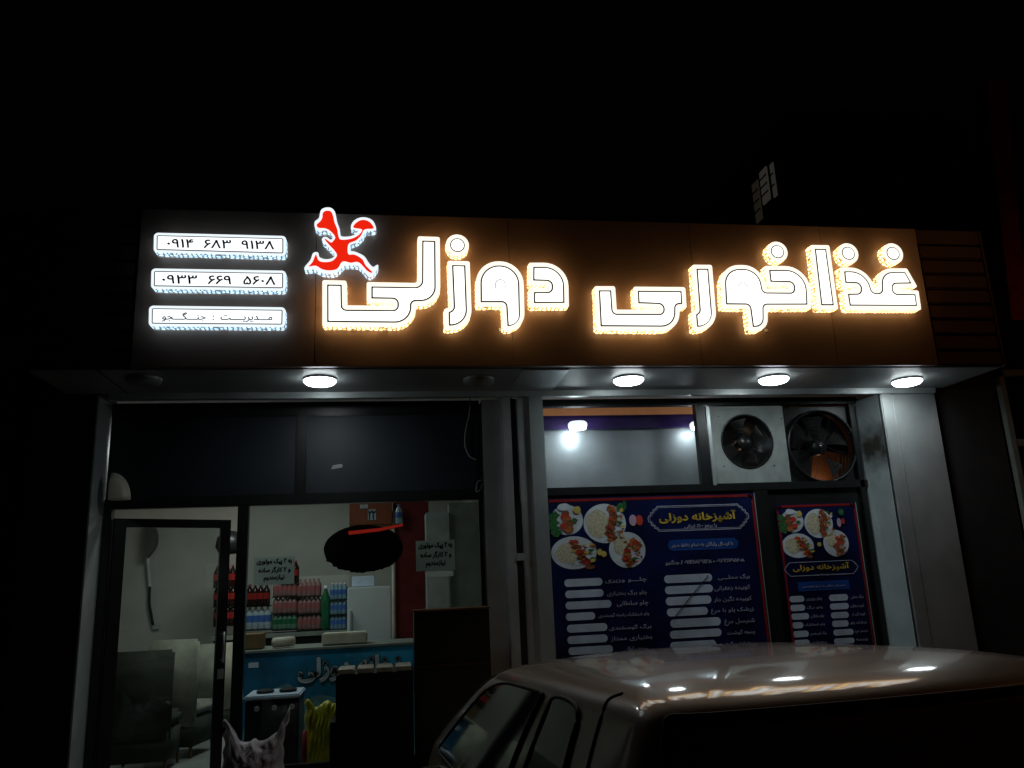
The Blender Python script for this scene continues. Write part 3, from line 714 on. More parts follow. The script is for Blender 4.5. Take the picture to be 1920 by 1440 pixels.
# orange carton and bottle high up
x0, x1, z0, z1 = rect(655, 940, 735, 984, 3.2)
t = empty('orange_carton', 'orange carton with white tags high on the wall shelf', 'carton', (x0, 3.2, z0))
MB().box(x0, x1, 3.2, 3.5, z0, z1).build('body', 'orange', t, bevel=.005)
for q in ((675, 946, 690, 953), (690, 955, 705, 975)):
    a_, b_, c_, d_ = rect(*q, 3.19); MB().box(a_, b_, 3.19, 3.198, c_, d_).build('tag', 'plate_white', t)
a_, b_, c_, d_ = rect(691, 957, 704, 974, 3.185); writing('writing', '۲۲', a_, b_, c_, d_, 3.187, 'ink_navy', t, bold=.003, raw=True)
box('wall_bracket', x0, x1, 3.2, 3.6, z0-.03, z0-.002, 'wood', t, .003)
o = bpy.data.objects.new('water_bottle', BM['water']); COL.objects.link(o); o.location = at(748, 975, 3.2); o.location.z = z0; tag(o, 'clear bottle with blue label beside the orange carton', 'bottle')
o.scale = (1, 1, .8)
# oval board hung in the window
a = at(682, 1028, YG+.1); rx = (at(756, 1028, YG+.1).x-at(608, 1028, YG+.1).x)/2; rz = (at(682, 984, YG+.1).z-at(682, 1072, YG+.1).z)/2
t = empty('oval_sign', 'black oval board with ragged lower edge hanging in the window', 'hanging sign', (a.x, YG+.1, a.z-rz), None)
ov = []
for k in range(120):
    q = 2*math.pi*k/120; j = 1+(random.uniform(-.01, .06) if math.sin(q) < -.35 else random.uniform(-.004, .006)); ov.append((a.x+rx*math.cos(q)*j, a.z+rz*math.sin(q)*j))
prism('board', [ov], YG+.085, YG+.11, 'ink_black', t)
q = [at(u, v, YG+.08) for u, v in ((653, 996), (712, 990), (755, 982), (756, 986), (712, 996), (654, 1003))]
sheet('red_strip', [[(p.x, p.z) for p in q]], YG+.08, 'red_strip', t)
MB().tube([(a.x, YG+.1, a.z+rz*.98), (a.x, YG+.1, zt0)], .003).build('hanging_wire', 'cable', t)

# counter with blue poster
YC = 2.6
x0, x1, z0, z1 = rect(450, 1212, 790, 1440, YC)
t = empty('service_counter', 'counter wrapped in a blue poster with white writing', 'counter', ((x0+x1)/2, YC+.3, .28))
MB().box(x0, x1, YC, YC+.6, .28, z1-.025).build('body', 'poster_blue', t, bevel=.004)
MB().box(x0-.02, x1+.02, YC-.02, YC+.62, z1-.024, z1).build('top', 'frame_grey', t, bevel=.004)
A, B = at(560, 1283, YC), at(815, 1216, YC)
writing('writing', 'آشپزخانه دوزلی', A.x, B.x, A.z, B.z, YC-.006, 'ink_black', t, bold=.016)
writing('writing', 'آشپزخانه دوزلی', A.x, B.x, A.z, B.z, YC-.012, 'plate_white', t, bold=.0105)
P = [(at(u, v, YC).x, at(u, v, YC).z) for u, v in ((452, 1440), (452, 1385), (470, 1330), (500, 1296), (540, 1280), (575, 1310), (600, 1302), (640, 1310), (700, 1292), (790, 1300), (790, 1440))]
sheet('printed_plate', [P], YC-.004, 'poster_sky', t)
x0, x1, z0, z1 = rect(466, 1242, 485, 1252, YC)
sheet('price_tag', [[(x0, z0), (x1, z0), (x1, z1), (x0, z1)]], YC-.004, 'menu_white', t)
zc = at(600, 1212, YC).z
x0, x1, z0, z1 = rect(603, 1182, 688, 1207, YC+.1)
tag(MB().box(x0, x1, YC+.1, YC+.35, zc+.001, zc+.11).build('foam_box', 'cream', bevel=.012), 'long pale foam box lying on the counter', 'box')
a = at(525, 1200, YC+.1); tag(MB().tube([(a.x-.06, YC+.12, zc+.05), (a.x+.11, YC+.25, zc+.05)], .048, 16).build('paper_roll', 'cream', smooth=True), 'roll of white paper lying on the counter', 'paper roll')
a = at(470, 1200, YC+.1); tag(MB().box(a.x-.1, a.x+.1, YC+.12, YC+.4, zc+.001, zc+.14).build('brown_carton', 'carton', bevel=.004), 'small brown carton at the left end of the counter', 'carton')
# cooker with white top
x0, x1, z0, z1 = rect(458, 1300, 560, 1440, 1.95)
t = empty('gas_cooker', 'black box cooker with a white top in front of the counter', 'cooker', ((x0+x1)/2, 2.1, .28))
MB().box(x0, x1, 1.95, 2.4, .3, z1-.05).build('body', 'black_frame', t, bevel=.01)
MB().box(x0-.015, x1+.01, 1.93, 2.42, z1-.049, z1-.015).build('top', 'menu_white', t, bevel=.012)
for i in range(3): MB().lathe((x0+.1+i*.15, 1.95, z1-.12), [(0, -.03), (.02, -.03), (.024, 0)], axis='y', n=14).build('knob', 'fixture', t)
for i in range(2): MB().lathe((x0+.14+.2*i, 2.15, z1-.014), [(.02, .0), (.075, .0), (.08, .02), (.05, .03), (0, .03)], n=18).build('burner', 'black_matte', t)

def z_over(h, v, top): return h*v-top(.4)
def sack(name, x0, x1, zb, y, thick, top, m, seed, label):
    """soft carrier bag: bulging folded sheet whose upper edge follows top(u), heights above zb"""
    rnd = random.Random(seed); ph = [(rnd.uniform(8, 34), rnd.uniform(-9, 9), rnd.uniform(0, 6)) for _ in range(8)]
    nu, nv = 64, 40; vs = []; fs = []
    for side in (-1, 1):
        for j in range(nv+1):
            v = j/nv
            for i in range(nu+1):
                u = i/nu; h = top(u); w_ = x1-x0; pinch = 1-.10*math.sin(v*math.pi*.9)+.05*math.sin(7*v+seed)*v
                x = (x0+x1)/2+(u-.5)*w_*pinch+.22*max(0, z_over(h, v, top))*(1 if u > .5 else -.25); z = zb+h*v
                cr_ = sum((1-2*abs(math.sin(a*u+b_*v+c)))*.003 for a, b_, c in ph)*(.35+.65*v)
                t_ = thick*math.sqrt(max(0, math.sin(math.pi*u)))*(math.sqrt(max(0, 1-v**2.2))*.9+.04)
                e = math.sin(math.pi*u)**.3 if 0 < u < 1 else 0
                vs.append((x+.01*math.sin(23*v+5*u)*v, y+side*t_+cr_*e*(1 if v < 1 else .6), z))
    n1 = (nu+1)*(nv+1)
    for k in (0, 1):
        for j in range(nv):
            for i in range(nu):
                q = k*n1+j*(nu+1)+i; fs.append((q, q+1, q+nu+2, q+nu+1))
    for i in range(nu): q = nv*(nu+1)+i; fs.append((q, q+1, n1+q+1, n1+q)); fs.append((i, i+1, n1+i+1, n1+i))
    for j in range(nv):
        for i in (0, nu): q = j*(nu+1)+i; fs.append((q, q+nu+1, n1+q+nu+1, n1+q))
    me = bpy.data.meshes.new(name); me.from_pydata(vs, [], fs); me.update()
    b = bmesh.new(); b.from_mesh(me); bmesh.ops.recalc_face_normals(b, faces=b.faces[:]); b.to_mesh(me); b.free()
    return tag(link(name, me, m, None, True), label, 'bag')
def peaks(base, *pk): return lambda u: base+sum(h*math.exp(-((u-c)/w_)**2) for c, w_, h in pk)
a = at(600, 1370, 1.55)
sack('yellow_bag', a.x-.14, a.x+.2, a.z-.30, 1.6, .10, peaks(.50, (.1, .12, .05), (.55, .1, .03), (.3, .08, -.02)), 'yellow_bag', 4, 'bright yellow crumpled bag behind the low black cabinet')
a.z -= .04
tag(MB().box(a.x-.16, a.x+.2, 1.45, 1.8, .28, a.z-.26).build('brown_crate', 'wood', bevel=.01), 'brown crate under the yellow bag', 'crate')
a = at(571, 1400, 1.5); tag(MB().tube([(a.x, 1.5, .3), (a.x, 1.5, at(571, 1370, 1.5).z)], .02, 12).build('red_bottle', 'label_red', smooth=True), 'thin red cylinder left of the yellow bag', 'bottle')

# outside: dark cabinets and the white bag
x0, x1, z0, z1 = rect(778, 1142, 922, 1440, .5)
t = empty('tall_cabinet', 'tall black cabinet against the middle pillar', 'cabinet', ((x0+x1)/2, .6, .13))
MB().box(x0, x1, .5, .79, .13, z1-.012).build('body', 'black_frame', t, bevel=.006)
MB().box(x0-.008, x1+.008, .49, .80, z1-.011, z1+.004).build('top', 'wood', t, bevel=.003)
zs_ = at(850, 1246, .5).z; MB().box(x0+.01, x1-.01, .494, .4995, zs_-.006, zs_+.004).build('door_seam', 'wood', t)
MB().box(x0+.02, x1-.02, .488, .4995, .25, zs_-.03).build('door', 'black_frame', t, bevel=.004)
MB().box(x0+.02, x1-.02, .488, .4995, zs_+.03, z1-.05).build('door', 'black_frame', t, bevel=.004)
x0, x1, z0, z1 = rect(629, 1262, 776, 1440, .42)
t = empty('low_cabinet', 'low black cabinet left of the tall one, with pale slabs on top', 'cabinet', ((x0+x1)/2, .6, .13))
MB().box(x0, x1, .42, .78, .13, z1-.001).build('body', 'black_frame', t, bevel=.006)
MB().box(x0-.04, x0-.001, .45, .76, .13, z1-.32).build('shelf', 'black_frame', t, bevel=.006)
MB().box(x0+.02, x1-.02, .408, .4195, .25, z1-.05).build('door', 'black_frame', t, bevel=.004)
for i in range(4):
    d = (x1-x0)/4; xx = x0+i*d
    tag(MB().box(xx+.012, xx+d-.012, .44, .74, z1+.001, z1+.035).build('pale_slab', 'cream', bevel=.004), ['leftmost', 'second from left', 'third from left', 'rightmost'][i]+' of the pale flat boxes on the low black cabinet', 'box', 'pale boxes on the low cabinet')
a = at(470, 1395, .3)
p0, p1, pt, pm = at(413, 1440, .3), at(530, 1440, .3), at(430, 1345, .3), at(470, 1385, .3)
zb_ = a.z-.22; sack('plastic_bag', p0.x, p1.x+.02, zb_, .3, .13, peaks(pm.z-zb_-.02, (.05, .15, pt.z-pm.z+.01), (.96, .06, pt.z-pm.z+.04), (.84, .13, .05), (.5, .05, .02)), 'bag_white', 11, 'white plastic bag with upright handles in front of the window')
cz_ = a.z-.221
tag(MB().box(a.x-.25, a.x+.25, .1, .5, .13, cz_).build('low_crate', 'black_frame', bevel=.01), 'dark crate under the white plastic bag', 'crate')

# ------------------------------------------------------------------ right bay
bay = empty('panel_wall', 'black framed wall of panels behind the menus, right bay', 'wall', (2.9, YG, .28))
XA, XB = 1.316, 4.439
box('frame', XA, XB, YG-.03, YG+.05, 3.30, ZS-.01, 'black_frame', bay, .003)
zt = at(1165, 912, YG).z; zt_b = zt-.07
box('frame', XA, XB, YG-.03, YG+.05, zt_b, zt, 'black_frame', bay, .003)
xm0, xm1 = at(1308, 830, YG).x, at(1326, 830, YG).x
box('frame', xm0, xm1, YG-.025, YG+.05, zt, 3.30, 'black_frame', bay, .003)
box('frame', XA, XA+.03, YG-.02, YG+.05, .28, 3.30, 'black_frame', bay, .003)
box('panel', XA, XB, YG+.01, YG+.045, .28, zt_b, 'black_frame', bay, 0)
xd0, xd1 = at(1418, 1000, YG).x, at(1446, 1000, YG).x
box('mullion', xd0, xd1, YG-.03, YG+.009, .28, zt_b, 'black_frame', bay, .004)
box('mullion', 4.35, 4.40, YG-.03, YG+.009, .28, 3.29, 'black_frame', bay, .004)
box('backing', xm1+.01, XB, YG+.5, YG+.52, zt_b, 3.44, 'black_matte', bay, 0)
# extractor hood behind the pane
YH = 1.75; YB_ = 1.54
hood = empty('kitchen_hood', 'galvanised steel hood with a painted orange reflection and purple band behind glass', 'hood', (2.1, YH, zt))
z_top = at(1160, 752, YB_).z; z_or = at(1160, 778, YB_).z; z_pu = at(1160, 803, YB_).z
box('upper_band', XA+.02, xm0+.3, YB_, 1.6, z_or, z_top+.1, 'orange_reflection', hood, 0)
box('lower_band', XA+.02, xm0+.3, YB_+.002, 1.6, z_pu, z_or-.001, 'purple_band', hood, 0)
box('steel_sheet', XA-.02, xm0+.4, 1.62, 1.64, zt_b-.3, 3.44, 'steel', hood, 0)
def spot(px, py, lab, e):  # added lamps in place of the soffit lights mirrored in the pane
    p = at(px, py, YB_-.1)
    t = empty('reflection_lamp', lab, 'lamp', tuple(p), 'added lamps standing in for mirrored soffit lamps')
    MB().lathe(p, [(0, .03), (.075, .03), (.09, .015), (.092, -.01), (.08, -.02), (0, -.022)], n=28).build('housing', 'rim_cool', t, smooth=True)
    MB().lathe(p, [(.082, -.021), (.076, -.04), (0, -.05)], n=28).build('lens', 'lens', t, smooth=True)
    MB().tube([p+Vector((0, .02, .02)), p+Vector((0, .11, .03))], .012).build('bracket', 'fixture', t)
    L = bpy.data.lights.new('bulb', 'POINT'); L.shadow_soft_size = .05; L.energy = e; L.color = (.8, .97, 1.)
    lo = bpy.data.objects.new('bulb', L); COL.objects.link(lo); lo.parent = t; lo.location = (0, .02, -.11)
spot(1083, 797, 'added round lamp standing in for a soffit lamp mirrored on the steel sheet', 1.1)
spot(1311, 797, 'second added lamp standing in for a mirrored soffit lamp, half hidden by the frame', .15)
# first fan in white panel
YFN = YG-.005
x0, x1, z0, z1 = rect(1328, 762, 1474, 909, YFN)
c1 = at(1400, 828, YFN); r1 = (at(1447, 828, YFN).x-at(1354, 828, YFN).x)/2
t = empty('extractor_fan', 'dark round fan set in a white painted panel', 'fan', (c1.x, YFN, z0))
prism('panel', [[(x0+.035, z0), (x1, z0), (x1, z1), (x0+.035, z1)], circle(c1.x, c1.z, r1+.004, 48)], YFN-.012, YFN+.01, 'white_paint', t)
box('panel_edge', x0, x0+.033, YFN-.03, YFN+.01, z0, z1, 'alu_light', t, .002)
MB().lathe((c1.x, YFN, c1.z), [(r1, -.016), (r1+.012, -.02), (r1+.014, -.0125)], axis='y', n=48).build('ring', 'black_frame', t, smooth=True)
MB().lathe((c1.x, YFN, c1.z), [(r1+.003, -.016), (r1, .25), (r1*.7, .3)], axis='y', n=48).build('duct', 'dark_alu', t, smooth=True)
def blades(c, r, y, n, par, m, tw=.05, ph=0.):
    for k in range(n):
        q = ph+2*math.pi*k/n; mb = MB(); vs = []; seg = 6
        for i in range(seg+1):
            rr = r*(.22+.74*i/seg); hw = .16+.30*i/seg
            for s_ in (-1, 1):
                aa = q+s_*hw*.75; vs.append((c.x+rr*math.cos(aa), y+s_*tw*.5, c.z+rr*math.sin(aa)))
        n0 = len(vs); vs += [(v[0], v[1]+.004, v[2]) for v in vs]
        fs = [(2*i, 2*i+1, 2*i+3, 2*i+2) for i in range(seg)]+[(n0+2*i, n0+2*i+2, n0+2*i+3, n0+2*i+1) for i in range(seg)]
        fs += [(2*i, 2*i+2, n0+2*i+2, n0+2*i) for i in range(seg)]+[(2*i+1, n0+2*i+1, n0+2*i+3, 2*i+3) for i in range(seg)]+[(2*seg, 2*seg+1, n0+2*seg+1, n0+2*seg), (0, n0, n0+1, 1)]
        mb.add(vs, fs); mb.build('blade', m, par)
blades(c1, r1, YFN+.07, 5, t, 'dark_alu', .05, .5)
MB().lathe((c1.x, YFN+.03, c1.z), [(0, 0), (r1*.26, .005), (r1*.3, .02), (r1*.3, .12)], axis='y', n=28).build('hub', 'black_frame', t, smooth=True)
for u, v in ((1347, 781), (1452, 873), (1358, 874), (1465, 785)):
    p = at(u, v, YFN-.012); MB().lathe((p.x, YFN-.012, p.z), [(0, -.004), (.006, -.004), (.007, 0)], axis='y', n=10).build('screw', 'black_frame', t)
mb = MB()
for k in range(7):
    p = at(1416+k*3.6, 838-k*.3, YFN); mb.tube([(p.x, YFN+.2, p.z-.035), (p.x+.02, YFN+.2, p.z+.03)], .0035, 6)
mb.build('grille', 'chrome', t)
tmp = MB().lathe((at(1386, 860, YFN).x, YFN+.2, at(1386, 862, YFN).z), [(0, -.02), (.02, -.01), (.026, .01), (0, .03)], axis='y', n=14); tmp.build('motor_cap', 'chrome', t, smooth=True)
L = bpy.data.lights.new('bulb', 'POINT'); L.energy = .25; L.color = (1, .6, .35); L.shadow_soft_size = .03  # added warm light inside the duct so the fan blades show
lo = bpy.data.objects.new('bulb', L); COL.objects.link(lo); lo.parent = t; lo.location = (-.06, .17, .2)
# second fan, bare in a black frame
YF2 = YG
c2 = at(1541, 836, YF2); r2 = (at(1602, 836, YF2).x-at(1480, 836, YF2).x)/2
t = empty('axial_fan', 'large black fan in an open frame beside the sooty pillar', 'fan', (c2.x, YF2, c2.z-r2))
x0, x1, z0, z1 = rect(1476, 762, 1614, 909, YF2)
prism('panel', [[(x1-.0, z0), (x1, z1), (x0+.004, z1), (x0+.004, z0)], circle(c2.x, c2.z, r2*.985, 48)], YF2+.02, YF2+.03, 'dark_alu', t)
MB().lathe((c2.x, YF2, c2.z), [(r2*.985, .03), (r2, -.02), (r2+.012, -.03), (r2+.02, .02)], axis='y', n=48).build('ring', 'black_frame', t, smooth=True)
blades(c2, r2, YF2+.09, 5, t, 'black_matte', .06, .35)
MB().lathe((c2.x, YF2+.02, c2.z), [(0, 0), (r2*.2, .005), (r2*.24, .03), (r2*.24, .2)], axis='y', n=28).build('hub', 'black_frame', t, smooth=True)
MB().lathe((c2.x, YF2+.015, c2.z), [(0, -.004), (.014, -.002), (.016, .01)], axis='y', n=14).build('hub_cap', 'chrome', t, smooth=True)
q0, q1 = R(-12), R(258)
sheet('blackout_sheet', [[(c2.x, c2.z)]+[(c2.x+r2*1.1*math.cos(q0+(q1-q0)*k/30), c2.z+r2*1.1*math.sin(q0+(q1-q0)*k/30)) for k in range(31)]], YF2+.16, 'black_matte', t)  # black sheet added to keep the other fan sectors dark
gm = MB()
for k in range(4): gm.tube([(c2.x+r2*math.cos(q), YF2-.022, c2.z+r2*math.sin(q)) for q in (k*math.pi/4+.4, k*math.pi/4+.4+math.pi)], .0025, 6)
gm.build('guard', 'black_frame', t)
# warm lit duct wall behind the second fan
p0, p1 = at(1480, 760, YF2+.45), at(1625, 930, YF2+.45)
t2 = empty('duct_wall', 'brown duct wall glowing behind the large fan', 'duct', (c2.x, YF2+.45, p1.z))
MB().box(p0.x, p1.x, YF2+.44, YF2+.45, p1.z, p0.z).build('panel', 'brown_lit', t2)
lv = MB()
for k in range(9):
    x = at(1572+k*6, 870, YF2+.4).x; lv.tube([(x-.03, YF2+.42, c2.z-.34), (x+.03, YF2+.42, c2.z-.05)], .005, 6)
lv.build('louvre', 'frame_grey', t2)
MB().lathe((c2.x+.12, YF2+.25, c2.z-.45), [(0, -.03), (.02, -.02), (.025, .01), (0, .04)], n=12).build('lamp_glass', 'fixture', t2, smooth=True)
L = bpy.data.lights.new('bulb', 'POINT'); L.energy = .4; L.color = (1, .6, .32); L.shadow_soft_size = .03
lo = bpy.data.objects.new('bulb', L); COL.objects.link(lo); lo.parent = t2; lo.location = (.12, -.18, .12)

# ------------------------------------------------------------------ menus
Q = T((1000, 720, 2.8235))
def menu_plate(par, u, v, ru, rv, Y, rot=0., kind=0, tf=Q, seed=0):
    a = at(*tf(u, v), Y); rx = abs(at(*tf(u+ru, v), Y).x-a.x); rz = abs(at(*tf(u, v+rv), Y).z-a.z); rnd = random.Random(seed)
    E_ = lambda cx, cz, sx, sz, n=24, j=0.: [(a.x+(cx+sx*math.cos(2*math.pi*k/n)*(1+rnd.uniform(-j, j)))*rx, a.z+(cz+sz*math.sin(2*math.pi*k/n)*(1+rnd.uniform(-j, j)))*rz) for k in range(n)]
    sheet('printed_plate', [E_(0, 0, 1, 1, 36)], Y-.002, 'plate_white', par)
    y = [Y-.0035]
    def g(m, *e):
        sheet('printed_food', [E_(*e)], y[0], m, par); y[0] -= .0005
    if kind == 1:      # rice left, kebab right
        g('rice', -.32, 0, .52, .72, 24, .05)
        for i in range(7): g('meat' if i % 3 else 'kebab', .32+.12*math.sin(i), .75-.25*i, .22, .2, 14, .25)
        for i in range(16): g(('meat', 'kebab', 'tomato', 'meat')[i % 4], .3+rnd.uniform(-.22, .25), .8-.1*i, .09, .07, 7, .5)
        for i in range(10): g(('herb', 'lemon', 'plate_white', 'kebab', 'rice')[i % 5], .72+rnd.uniform(-.1, .2), .8-.16*i, .1, .09, 9, .4)
    elif kind == 2:
        g('rice', -.3, .0, .5, .62, 24, .05)
        for i in range(6): g('meat' if i % 2 else 'tomato', .0+.13*i, .62-.3*i, .22, .18, 12, .3)
        for i in range(16): g(('meat', 'kebab', 'lemon', 'meat')[i % 4], .2+rnd.uniform(-.3, .5), .6-.08*i, .08, .07, 7, .5)
        for i in range(9): g(('lemon', 'kebab', 'plate_white', 'herb')[i % 4], .62+rnd.uniform(-.22, .22), .45-.12*i, .13, .1, 9, .4)
    elif kind == 3:
        g('rice', -.25, .22, .5, .55, 24, .08)
        for i in range(10): g(('kebab', 'tomato', 'meat')[i % 3], .45+rnd.uniform(-.25, .3)-.06*i, .5-.14*i, .2, .17, 10, .3)
        for i in range(16): g(('meat', 'kebab', 'tomato', 'meat')[i % 4], .35+rnd.uniform(-.5, .4), .45-.08*i, .09, .07, 7, .5)
        g('herb', .35, -.5, .16, .1, 10, .4)
    else:
        for i in range(9): g('herb', -.75+rnd.uniform(-.25, .25), .35-.16*i+rnd.uniform(-.1, .1), .3, .22, 9, .4)
        for i in range(6): g(('meat', 'tomato', 'kebab')[i % 3], -.1+rnd.uniform(-.3, .3), .35-.2*i, .28, .24, 12, .25)
        g('lemon', .65, .65, .24, .28, 12, .15); g('plate_white', -.15, .85, .4, .25, 14, .1); g('herb', .5, -.05, .2, .15, 9, .4)
def scallop(x0, x1, z0, z1):
    h = (z1-z0); m = (z0+z1)/2; e = h*.42; pts = []
    side = [(0, 0), (.12, .18), (.3, .2), (.42, .38), (.62, .42), (.7, .62), (.9, .72), (1, 1)]
    top = [(x0+e*(1-f) , m+ (h/2)*(g)) for f, g in [(1, .0), (.95, .2), (.7, .32), (.72, .5), (.45, .55), (.4, .75), (.15, .8), (0, 1)]]
    L1 = [(x0+e*(1-f), z) for (f, z) in []]
    l = top; r = [(x1-(p[0]-x0), p[1]) for p in reversed(top)]
    up = l+r; dn = [(p[0], 2*m-p[1]) for p in reversed(up)][1:-1]
    return up+dn
def ring(name, lp, wd, y, m, par):
    mb = MB(); n = len(lp)
    for i in range(n):
        a, b = Vector(lp[i]), Vector(lp[(i+1) % n]); d = (b-a)
        if d.length < 1e-6: continue
        d.normalize(); q = Vector((-d.y, d.x))*wd/2; e = d*wd*.4
        mb.add([(v.x, y-.0002*(i % 2), v.y) for v in (a-q-e, b-q+e, b+q+e, a+q-e)], [(0, 1, 2, 3)])
    return mb.build(name, m, par)
def menu(label, X0, X1, Z0, Z1, Y, items, big):
    t = empty('menu_board', label, 'menu board', ((X0+X1)/2, Y, Z0))
    MB().box(X0, X1, Y, Y+.012, Z0, Z1).build('board', 'menu_navy', t)
    e = .022 if big else .018
    P0 = rrect(X0+e, X1-e, Z0+e, Z1-e, .035); ring('red_border', P0, .022 if big else .02, Y-.003, 'menu_red', t)
    box('metal_edge', X1-.003, X1+.004, Y-.004, Y+.012, Z0, Z1, 'alu', t, 0)
    return t
YM = YG-.045
x0, x1, z0, z1 = rect(1022, 932, 1414, 1240, YM)
X1_ = at(1410, 930, YM).x+.02
mt = menu('large dark blue menu board with kebab plates behind the car', XA+.004, X1_, .72, at(1200, 930, YM).z, YM, None, True)
menu_plate(mt, 378, 738, 112, 105, YM, kind=1, seed=1); menu_plate(mt, 178, 720, 85, 80, YM, kind=0, seed=2)
menu_plate(mt, 215, 893, 120, 88, YM, kind=2, seed=3); menu_plate(mt, 497, 878, 96, 96, YM-.004, kind=3, seed=4)
def spots(par, lst, tf, Y):
    for i, (m, u, v, ru, rv) in enumerate(lst):
        a = at(*tf(u, v), Y); rx = abs(at(*tf(u+ru, v), Y).x-a.x); rz = abs(at(*tf(u, v+rv), Y).z-a.z)
        sheet('printed_food', [circle(a.x, a.z, rx, 14, rz)], Y-.012-.0004*i, m, par)
spots(mt, [('onion', 525, 722, 20, 30), ('tomato', 560, 722, 18, 28), ('herb', 462, 655, 24, 26), ('herb', 480, 640, 10, 24), ('lemon', 350, 890, 14, 18), ('lemon', 372, 900, 14, 16)], Q, YM)
def cap(par, q, m, tf, Y, dy=.003, k=.5):
    a = at(*tf(q[0], q[1]), Y); b = at(*tf(q[2], q[1]), Y); c = at(*tf(q[0], q[3]), Y)
    xa, xb, za, zb = a.x, b.x, c.z, (a.z+b.z)/2
    sheet('printed_capsule', [rrect(xa, xb, za, zb, (zb-za)*k*.98)], Y-dy, m, par); return xa, xb, za, zb
def line(par, s, q, m, tf, Y, bold, keep=False, **kw):
    a = at(*tf(q[0], q[3]), Y); b = at(*tf(q[2], q[1]), Y)
    return writing('writing', s, a.x, b.x, a.z, b.z, Y-.006, m, par, bold=bold, keep=keep, **kw)
def band(q, tf, Y):
    a = at(*tf(q[0], q[3]), Y); b = at(*tf(q[2], q[1]), Y); return a.x, b.x, a.z, b.z
xa, xb, za, zb = band((612, 634, 1132, 782), Q, YM)
S = scallop(xa, xb, za, zb); ring('scalloped_frame', S, .006, YM-.004, 'menu_text', mt)
S2 = scallop(xa+.016, xb-.016, za+.012, zb-.012); ring('scalloped_frame', S2, .0035, YM-.004, 'menu_text', mt)
line(mt, 'آشپزخانه دوزلی', (668, 668, 1066, 742), 'menu_gold', Q, YM, .0034)
line(mt, 'با برنج ۱۰۰٪ ایرانی', (800, 738, 968, 770), 'menu_text', Q, YM, .001)
cap(mt, (708, 820, 1082, 885), 'menu_blue', Q, YM)
line(mt, 'با ارسال رایگان به تمام نقاط شهر', (730, 832, 1055, 872), 'menu_text', Q, YM, .0016)
line(mt, '۰۹۳۳۶۶۹۵۶۰۸ - ۰۹۱۴۶۸۳۹۱۳۸ / جنگجو', (700, 918, 1112, 962), 'menu_text', Q, YM, .0022)
LEFT = [((162,1030,364,1075), 'چلـــو وزیری', (380,1020,597,1058)), ((167,1090,370,1135), 'چلو برگ بختیاری', (390,1086,600,1128)), ((168,1148,412,1195), 'چلو سلطانی', (442,1142,606,1182)),
        ((170,1210,326,1255), 'چلو شیشلیک راسته گوسفندی', (345,1202,612,1242)), ((176,1270,390,1318), 'برگ گوسفندی', (400,1268,622,1308)), ((178,1330,392,1378), 'بختیاری ممتاز', (410,1324,626,1366)), ((184,1388,420,1436), 'جوجه سلطانی', (480,1384,604,1424)),
        ((188,1448,410,1495), 'کباب کوبیده', (440,1444,606,1484)), ((192,1508,420,1556), 'جوجه زعفرانی', (440,1504,606,1544))]
RIGHT = [((690,1008,944,1056), 'برگ محلـــی', (978,1004,1142,1040)), ((694,1066,948,1114), 'کوبیده زعفرانی', (958,1062,1144,1098)), ((698,1124,940,1174), 'کوبیده نگین دار', (956,1118,1152,1158)), ((704,1184,922,1232), 'زرشک پلو با مرغ', (940,1178,1162,1220)),
         ((722,1240,990,1292), 'شنیسل مرغ', (1012,1236,1168,1280)), ((720,1300,994,1350), 'چنجه گوشت', (1028,1296,1172,1334)), ((722,1360,966,1410), 'سینه کباب گوشت', (980,1356,1182,1392)), ((726,1420,980,1470), 'ماهی قزل آلا', (1000,1416,1184,1452)), ((730,1480,984,1530), 'قیمه نثار', (1004,1476,1186,1512))]
for cq, s, tq in LEFT+RIGHT: cap(mt, cq, 'menu_white', Q, YM); line(mt, s, tq, 'menu_text', Q, YM, .0008)
a, b = at(*Q(925, 1012), YM), at(*Q(742, 1240), YM)
MB().tube([(a.x, YM-.012, a.z), ((a.x+b.x)/2-.006, YM-.010, (a.z+b.z)/2), (b.x, YM-.012, b.z)], .0035, 6).build('scratch', 'ink_black', mt)
# small menu
Q2 = T((1430, 920, 4.9667))
xa, xb = at(1453, 945, YM).x, at(1604, 945, YM).x
mt2 = menu('narrow dark blue menu board beside the right pillar', xa, xb, .72, at(1530, 944, YM).z, YM, None, False)
menu_plate(mt2, 520, 305, 132, 136, YM, kind=1, tf=Q2, seed=5); menu_plate(mt2, 275, 285, 105, 105, YM, kind=0, tf=Q2, seed=6)
menu_plate(mt2, 328, 512, 148, 115, YM, kind=2, tf=Q2, seed=7); menu_plate(mt2, 682, 488, 118, 125, YM-.004, kind=3, tf=Q2, seed=8)
spots(mt2, [('onion', 705, 297, 20, 42), ('tomato', 742, 285, 16, 28), ('herb', 722, 200, 26, 30), ('lemon', 520, 500, 20, 20)], Q2, YM)
xa, xb, za, zb = band((212, 645, 875, 800), Q2, YM); S = scallop(xa, xb, za, zb); ring('scalloped_frame', S, .005, YM-.004, 'menu_text', mt2)
line(mt2, 'آشپزخانه دوزلی', (283, 665, 795, 762), 'menu_gold', Q2, YM, .002)
line(mt2, 'با برنج ۱۰۰٪ ایرانی', (465, 768, 660, 796), 'menu_text', Q2, YM, .0004)
cap(mt2, (320, 840, 800, 940), 'menu_blue', Q2, YM, k=.15); line(mt2, 'با ارسال رایگان به تمام نقاط شهر', (360, 868, 765, 912), 'menu_text', Q2, YM, .0008)
